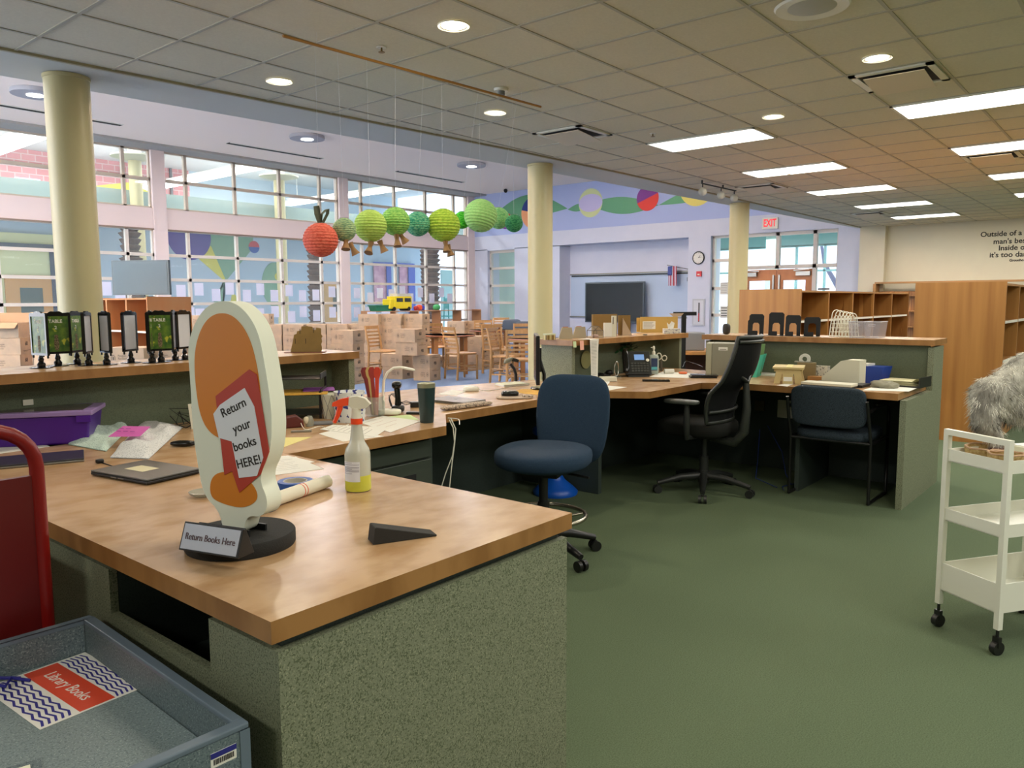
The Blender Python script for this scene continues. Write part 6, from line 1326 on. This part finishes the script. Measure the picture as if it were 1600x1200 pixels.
o = thing('document_holder', 'white slotted holder left of the kraft panels on the middle ledge', 'holder', ledY(950, 3.38), FC+.1); MB().box(-.035, .03, -.01, .01, 0, .11).build('page', paper, o); MB().box(.03, .065, -.012, .012, 0, .165).build('upright', mat('cream_label2', '#d9d6c2', .7), o); MB().box(.034, .042, -.0125, -.012, .10, .155).build('print', inkg, o)
o = thing('kraft_carton', 'brown kraft triangle flap right of the white holder', 'box', ledY(978, 3.40), FC+.3); MB().prism([(-.035, 0), (.055, 0), (-.03, .14)], -.006, .006, axis='y').build('flap', card, o); MB().box(-.06, .05, .02, .03, 0, .165).build('panel', _M['kraft_brown'], o)
o = thing('kraft_carton', 'wide open tan box with a pasted label on the middle ledge', 'box', ledY(1035, 3.45), FC+.15)
yk = mat('tan_board', '#c9a356', .75)
MB().box(-.21, .14, -.01, .0, 0, .14).box(-.21, .14, .0, .10, 0, .004).box(-.21, .14, .10, .106, 0, .13).build('carton', yk, o); MB().prism([(.10, .14), (.17, .14), (.20, .17), (.06, .17)], .0, .006, axis='y').build('flap', card, o); MB().box(-.19, -.07, -.0112, -.01, .03, .10).build('label', paper, o)
l = MB(); [l.box(-.18, -.10+.01*(j % 3), -.0118, -.0112, .04+j*.012, .043+j*.012) for j in range(5)]; l.build('print', inkg, o)
o = thing('tissue_box', 'patterned tissue box with a tissue pulled up on the middle ledge', 'tissue box', ledY(1049, 3.27), FC+.12); MB().box(-.07, .07, -.03, .03, 0, .042).build('box', potm('tissue_pattern', '#d3d0c4', '#85808c', 90), o, bevel=.002)
MB().add([(-.03, 0, .042), (.015, -.008, .042), (.03, .006, .09), (.0, .0, .105), (-.02, .004, .075), (-.04, .006, .095)], [(0, 1, 2, 3), (0, 3, 4), (0, 4, 5)]).build('tissue', paper, o)
tag(MB().sup(.02, .006, .004, .8, .8, 14, 6).build('keys', black, loc=ledY(1008, 3.27)+Vector((0, 0, .004)), rot=FC), 'small black keys on the middle ledge before the tan box', 'keys')
v = dep(1068, 7.6); o = thing('display_frame', 'black T shaped rail behind the tissue box', 'stand', (v.x, v.y, 0), FC); MB().box(-.10, .12, -.02, .02, 1.21, 1.245).box(-.02, .02, -.02, .02, .02, 1.21).box(-.15, .15, -.15, .15, 0, .02).build('stand', blackm, o)
# ------------------------------------------------------------------ right desk
def rX(px, x, z, name=None): d = ray(px, 560); t = x/d.x; return Vector((x, d.y*t, z))
ZR2 = Z0+.0005
o = thing('binder_box', 'tall grey binder case with small label at the left end of the right desk', 'binder', rX(1128, 5.88, ZR2), -PI/2+.35)
MB().box(-.07, .11, -.10, .12, 0, .255).build('case', mat('case_grey', '#8f8d7c', .5, .2), o, bevel=.003); MB().box(-.115, -.072, -.10, .12, 0, .255).build('spine', mat('case_cream', '#a7a58e', .5), o, bevel=.003); MB().box(-.02, .05, -.1015, -.10, .20, .225).build('label', paper, o); MB().box(-.01, .04, -.102, -.1015, .205, .211).build('print', inkg, o)
o = thing('file_holder', 'turquoise magazine holder with cards behind the mesh chair', 'holder', rX(1176, 5.85, ZR2), -PI/2+.25)
MB().add([(-.07, -.06, 0), (.04, -.06, 0), (.05, .10, 0), (-.07, .10, 0), (-.09, -.07, .15), (.07, -.07, .175), (.09, .12, .175), (-.09, .12, .15)], [(0, 3, 2, 1), (0, 1, 5, 4), (1, 2, 6, 5), (2, 3, 7, 6), (3, 0, 4, 7)]).build('holder', mat('turquoise', '#4dbfa2', .45), o)
MB().prism([(-.06, .02), (.03, .02), (.05, .22), (0, .19), (-.05, .23)], .0, .004, axis='y').build('card', mat('tan_card', '#b08c62', .7), o); MB().prism([(-.02, .02), (.06, .02), (.085, .255), (.03, .25)], .05, .054, axis='y').build('folder', mat('folder_green', '#6a8f5a', .7), o); MB().prism([(-.07, .02), (-.01, .02), (0, .17), (-.06, .23)], -.03, -.027, axis='y').build('white_card', paper, o)
sheet('paper_stack', 'stack of white papers left of the beige tape dispenser', ((1176, 586), (1202, 573), (1240, 578), (1232, 590)), th_=.012)
o = thing('tape_machine', 'beige boxy label tape machine with slanted legs on the right desk', 'dispenser', rX(1234, 5.55, ZR2), -PI/2+.30)
bm2 = mat('machine_beige', '#c6b27c', .5)
MB().prism([(-.10, 0), (-.06, 0), (-.045, .07), (.035, .07), (.045, 0), (.10, 0), (.075, .105), (-.085, .105)][:], -.07, -.055, axis='y').prism([(-.10, 0), (-.06, 0), (-.045, .07), (.035, .07), (.045, 0), (.10, 0), (.075, .105), (-.085, .105)], .15, .165, axis='y').box(-.10, .09, -.055, .15, .085, .105).box(-.11, .10, -.085, .18, .105, .118).box(-.04, .03, -.078, -.07, 0, .07).build('body', bm2, o); MB().box(-.034, .024, -.0795, -.078, .02, .05).build('label', paper, o); MB().box(-.02, .02, -.087, .182, .1182, .1195).build('strip', mat('strip_yellow', '#d9cf8a', .5), o)
o = thing('tape_dispenser', 'tape dispenser with a clear roll behind the beige machine', 'dispenser', rX(1262, 5.85, ZR2), -PI/2+.2)
MB().box(-.07, .06, -.03, .03, 0, .13).build('base', mat('base_brown', '#7a6a46', .5), o, bevel=.004); MB().lathe([(.018, -.012), (.04, -.012), (.04, .012), (.018, .012), (.018, -.012)], 30, M=Matrix.Translation((-.02, 0, .155))@Matrix.Rotation(PI/2, 4, 'X'), cap=False).build('roll', mat('roll_clear', '#c4c6bc', .3), o, smooth=40); MB().box(-.09, .03, -.026, .026, .13, .138).build('blade_plate', steel, o)
o = thing('magazine_file', 'large white slanted magazine file on the right desk', 'holder', rX(1328, 5.72, ZR2), -PI/2-.08)
MB().prism([(-.17, 0), (.09, 0), (.09, .175), (-.0, .175), (-.04, .165), (-.17, .045)], -.06, -.055, axis='y').prism([(-.17, 0), (.09, 0), (.09, .175), (.0, .175), (-.04, .165), (-.17, .045)], .055, .06, axis='y').box(.084, .09, -.055, .055, 0, .175).box(-.17, .084, -.055, .055, 0, .005).box(0, .084, -.055, .055, .17, .175).build('file', mat('file_white', '#d5d1bb', .5), o)
o = thing('laptop', 'white closed laptop stack on black tray at the right desk edge', 'laptop', rX(1308, 5.50, ZR2), -PI/2-.04)
MB().box(-.185, .165, .02, .2, 0, .018).build('tray', black, o, bevel=.002); MB().box(-.20, .14, -.115, .015, .004, .012).build('base', black, o); MB().box(-.20, .14, -.115, .015, .0125, .032).build('lid', mat('laptop_white', '#dcd9c4', .4), o, bevel=.004); MB().cyl((-.18, -.10, 0), (-.18, -.10, .004), .01).cyl((.12, -.10, 0), (.12, -.10, .004), .01).build('foot', black, o)
o = thing('desk_box', 'small printed white box left of the magazine file', 'box', rX(1285, 5.98, ZR2), -PI/2); MB().box(-.05, .05, -.03, .03, 0, .10).build('box', potm('box_print', '#d5d2c2', '#8a877c', 60), o); tag(MB().box(-.08, .06, -.04, .04, 0, .035).build('wood_block', oak2, loc=rX(1283, 5.80, ZR2), rot=-PI/2), 'small wooden block before the printed white box', 'block')
o = thing('supply_bin', 'deep blue plastic bin behind the magazine file', 'bin', rX(1362, 5.95, ZR2), -PI/2-.15); MB().prism([(-.08, 0), (.09, 0), (.12, .12), (-.09, .12)], -.07, .07, axis='y').build('bin', mat('bin_blue', '#1b3f9c', .4), o); MB().box(-.08, .0, -.06, .06, .12, .135).build('contents', paper, o)
o = thing('cleaning_cloth', 'crumpled grey cloth at the right desk edge', 'cloth', rX(1385, 5.62, ZR2), -PI/2)
def crum(q): n = mnoise.noise(q*22)*.35+mnoise.noise(q*50)*.2; return Vector((q.x*(1+n), q.y*(1+n), max(-.018, q.z*(1+1.2*n))+.0185))
MB().sup(.09, .055, .03, .9, .9, 44, 22, crum).build('cloth', mat('cloth_grey', '#8b8874', .9), o, smooth=80)
o = thing('folder_stack', 'stack of cream file folders in a black tray at the right end of the desk', 'folders', rX(1410, 5.82, ZR2), -PI/2-.12)
MB().box(-.14, .15, -.09, .13, 0, .012).box(.145, .15, -.09, .13, .012, .07).build('tray', black, o); 
for k in range(5): MB().prism([(-.13+.004*k, 0), (.10, 0), (.145-.006*k, .0035+.004*k), (.10, .003), (-.13+.004*k, .003)], -.085, .12, M=Matrix.Translation((0, 0, .0125+k*.0065)), axis='y').build('folder', mat('folder_cream%d' % (k % 2), ['#cdc79c', '#b9b487'][k % 2], .7), o)
sheet('loose_paper', 'white sheets at the right desk corner under the cloth', ((1348, 610), (1378, 600), (1442, 603), (1420, 612)), th_=.0015)
sheet('loose_paper', 'white sheet corner left of the beige machine', ((1213, 602), (1226, 600), (1240, 600), (1230, 604)))
# ledge of the right counter: black bookends, wire bookends, clear bins
def bookend(px, x, label, nested=1, rot=0, h=.165):
    o = thing('bookend', label, 'bookend', rX(px, x, ZL), -PI/2+rot, 'black bookends on the right ledge')
    w = .063; b = MB(); n = 20
    outp = smooth_poly([(-w, 0), (-w, h), (w, h), (w, 0)], 0); outp = [(-w, 0), (-w, h-.015), (-w+.015, h), (w-.015, h), (w, h-.015), (w, 0), (w-.03, 0), (w-.033, .085), (w-.045, .10), (-w+.045, .10), (-w+.033, .085), (-w+.03, 0)]
    b.prism(outp, -.0012, .0012, M=Matrix.Rotation(-.06, 4, 'X'), axis='y').box(-w, w, -.09, 0, 0, .0018).prism([(-w+.032, 0), (w-.032, 0), (w-.032, .035), (-w+.032, .035)], -.06, -.055, M=Matrix.Identity(4), axis='y')
    b.build('plate', blackm, o)
    return o
bookend(1180, 6.24, 'black metal bookend, tall rear one of the leftmost pair', h=.17); bookend(1179, 6.19, 'black metal bookend, shorter front one of the leftmost pair', h=.13, rot=.15)
bookend(1211, 6.22, 'black metal bookend, tallest one in the centre of the black row', h=.185); bookend(1237, 6.2, 'black metal bookend directly right of the tallest one', h=.165, rot=-.1); bookend(1267, 6.2, 'black metal bookend standing alone before the wire bookends', h=.15)
o = thing('dark_speaker', 'small dark rounded desk speaker at the left end of the right ledge', 'speaker', rX(1134, 6.18, ZL), -PI/2); MB().sup(.03, .03, .045, .6, .7, 20, 12, None, (0, 0, .045)).build('body', mat('speaker_dark', '#2b2722', .6), o, smooth=60)
tag(MB().prism([(-.02, 0), (.025, 0), (.015, .06), (-.01, .065)], -.02, .02, axis='y').build('white_cone', paper, loc=rX(1178, 6.36, ZL), rot=-PI/2), 'white folded paper peak behind the leftmost black bookends', 'paper') if False else None
for i in range(6):
    px = 1304+i*5.2; o = thing('wire_bookend', 'white wire bookend, %s of the nested row on the right ledge' % ORD[i], 'bookend', rX(px, 6.24-.0*i, ZL), -PI/2+.9, 'white wire bookends'); o.scale = (1.2, 1.2, 1.25)
    ln = .17*(i-2)*.25
    def arch(w_, h_, y): return [(-w_, y, .003)]+[(-w_*(1-.35*t/6), y+.0*t, .003+(h_-.03)*t/6) for t in range(1, 7)]+[(-w_*.65*math.cos(t*PI/8), y, h_-.03+.03*math.sin(t*PI/8)) for t in range(1, 8)]+[(w_*(1-.35*t/6), y, .003+(h_-.03)*t/6) for t in range(6, 0, -1)]+[(w_, y, .003)]
    b = MB().tube(arch(.045, .165-.004*i, 0), .0028, 6).tube(arch(.028, .13, 0), .0022, 6).tube([(-.045, 0, .003), (-.045, -.08, .003), (.045, -.08, .003), (.045, 0, .003)], .0028, 6)
    for z in (.03, .055, .08): b.cyl((-.04+z*.1, 0, z), (.04-z*.1, 0, z), .002, n=6)
    b.build('wire', whitep, o, smooth=60)
for i, px in enumerate((1342, 1366)):
    o = thing('clear_bin', 'clear plastic bin with handle slot on the right ledge, %s one' % ('left' if i == 0 else 'right'), 'bin', rX(px, 6.2+.02*i, ZL), -PI/2, 'clear bins on the right ledge')
    cm_ = mat('bin_clear', '#b9b5bb', .2, alpha=.42); w0, w1, d_, h = .045, .058, .10, .12; b = MB(); t = .002
    for sg in (-1, 1): b.add([(sg*w0, -d_, 0), (sg*w0, d_, 0), (sg*w1, d_, h), (sg*w1, -d_, h)], [(0, 1, 2, 3)])
    b.add([(-w0, -d_, 0), (w0, -d_, 0), (w1, -d_, h), (-w1, -d_, h)], [(0, 1, 2, 3)]).add([(-w0, d_, 0), (w0, d_, 0), (w1, d_, h), (-w1, d_, h)], [(0, 1, 2, 3)]).box(-w0, w0, -d_, d_, 0, t); b.build('bin', cm_, o)
    MB().tube([(-w1, -d_, h), (w1, -d_, h), (w1, d_, h), (-w1, d_, h)], .0025, 6, closed=True).tube([(-.022, -d_-.002, h-.03), (.022, -d_-.002, h-.03), (.022, -d_-.002, h-.018), (-.022, -d_-.002, h-.018)], .0012, 5, closed=True).build('rim', mat('bin_rim', '#d8d5d8', .3, alpha=.8), o)
# ------------------------------------------------------------------ picture stands on the left ledge
def pict_green():
    m = mat('poster_green', '#6b8a2a', .35, noise=(28, .35, .65), col2='#2c5a1c', speck=[(22, .6, '#b8bc3c')]); return m
def stand(px, py, rot, kind, label):
    v = at(px, py, TT); o = thing('picture_stand', label, 'picture stand', (v.x, v.y, ZL), FC+rot, 'black framed picture stands on the left ledge')
    w, h0, h1 = .06, .055, .235; z = .0
    MB().lathe([(.045, 0), (.045, .003), (.016, .006), (.017, .018), (.009, .028), (.012, .036), (.006, .056)], 24).build('base', gblack, o, smooth=40)
    f = MB(); t = .010
    f.box(-w, -w+t, -.006, .006, h0, h1).box(w-t, w, -.006, .006, h0, h1).box(-w+t, w-t, -.006, .006, h0, h0+t).box(-w+t, w-t, -.006, .006, h1-t, h1)
    f.prism([(-w, h1), (w, h1), (w*.85, h1+.006), (w*.5, h1+.004), (w*.28, h1+.012), (0, h1+.010), (-w*.28, h1+.012), (-w*.5, h1+.004), (-w*.85, h1+.006)], -.005, .005, axis='y')
    for s in (-1, 1): f.cyl((s*(w-.006), 0, h0-.012), (s*(w-.006), 0, h0), .004)
    f.build('frame', gblack, o)
    pm3 = pict_green() if kind == 'g' else mat('poster_plain', '#c9cbd2', .4)
    MB().box(-w+t, w-t, -.003, .003, h0+t, h1-t).build('picture', pm3, o)
    if kind == 'g':
        text('lettering', 'TABLE', .021, paper, o, (0, -.0034, h1-.034), ext=.0002, sx=.9, bold=.0006); text('lettering', '2', .02, paper, o, (0, -.0034, h1-.062), ext=.0002, bold=.0005)
        MB().sup(.010, .0006, .030, .8, .8, 14, 8, None, (0, -.0034, h0+.045)).sup(.008, .0006, .009, .9, .9, 12, 6, None, (0, -.0036, h0+.078)).build('animal_picture', mat('animal_tan', '#8c7c5c', .7, speck=[(300, .5, '#3d3527')]), o)
for px, py, rot, kind, lab in [(65, 575, -0.50, 'g', 'leftmost stand, angled with a green table card'), (91, 572, 0.55, 'g', 'large stand facing front with the green TABLE 2 card, at the left'), (121, 569, 1.53, 'g', 'stand with a reflective green card right of the left TABLE card'), (139, 571, 1.80, 'p', 'stand seen almost edge on before the column'),
    (167, 570, -0.74, 'p', 'narrow looking stand just right of the column'), (205, 567, 1.51, 'p', 'stand alone with a pale card between the column and the right group'), (238, 567, 1.82, 'g', 'stand seen edge on at the left of the right group'), (252, 566, 0.42, 'g', 'stand facing front with the green TABLE card in the right group'),
    (274, 563, 1.77, 'p', 'thin looking stand behind the right TABLE card'), (289, 562, 1.40, 'p', 'rightmost stand with a blank pale card')]:
    stand(px, py, rot, kind, 'black framed picture ' + lab)
v = on(440, 553, TT)
v = at(483, 551, TT); o = thing('kraft_cutout', 'brown kraft cardboard cutout standing on a thin board at the end of the left ledge', 'cutout', (v.x, v.y+.03, ZL), FC+.12)
cu = [(-.085, 0), (.085, 0), (.09, .025), (.085, .045), (.092, .06), (.088, .08), (.096, .09), (.088, .10), (.088, .135), (.062, .14), (.058, .125), (.042, .13), (.04, .145), (.018, .147), (.012, .15), (.0, .148), (-.02, .147), (-.022, .125), (-.045, .12), (-.048, .105), (-.062, .10), (-.07, .06), (-.078, .03)]
MB().prism(cu, -.004, .004, axis='y').build('cutout', cardk, o); MB().box(-.115, .11, -.04, .04, 0, .003).build('board', mat('board_brown', '#6a3524', .6), o)
s_ = MB(); 
for x, z in ((-.03, .105), (.045, .11), (-.058, .05), (.0, .05)): s_.box(x, x+.003, -.0045, -.004, z, z+.028)
s_.build('slit', blackm, o)
# small cords under the right desk
cd = mat('cord_blue', '#27408c', .5)
for i, pts in enumerate(([(5.85, 2.35, .35), (5.7, 2.3, .12), (5.55, 2.25, .03), (5.45, 2.05, .008)], [(5.88, 2.3, .38), (5.8, 2.15, .2), (5.7, 2.08, .06), (5.6, 2.0, .008)], [(5.95, 2.1, .03), (5.7, 1.98, .008), (5.5, 2.03, .008), (5.4, 1.98, .008)])):
    P = [Vector(p) for p in pts]; tag(MB().tube([p-P[0] for p in P], .003, 6).build('cable', cd, loc=P[0], smooth=60), 'blue network cable on the carpet under the right desk, %s strand' % ORD[i], 'cable')
tag(MB().box(-.3, .5, -.004, 0, 0, .1).build('power_strip', black, loc=(5.6, 3.37, .1)), 'dark strip on the panel under the middle desk', 'strip') if False else None
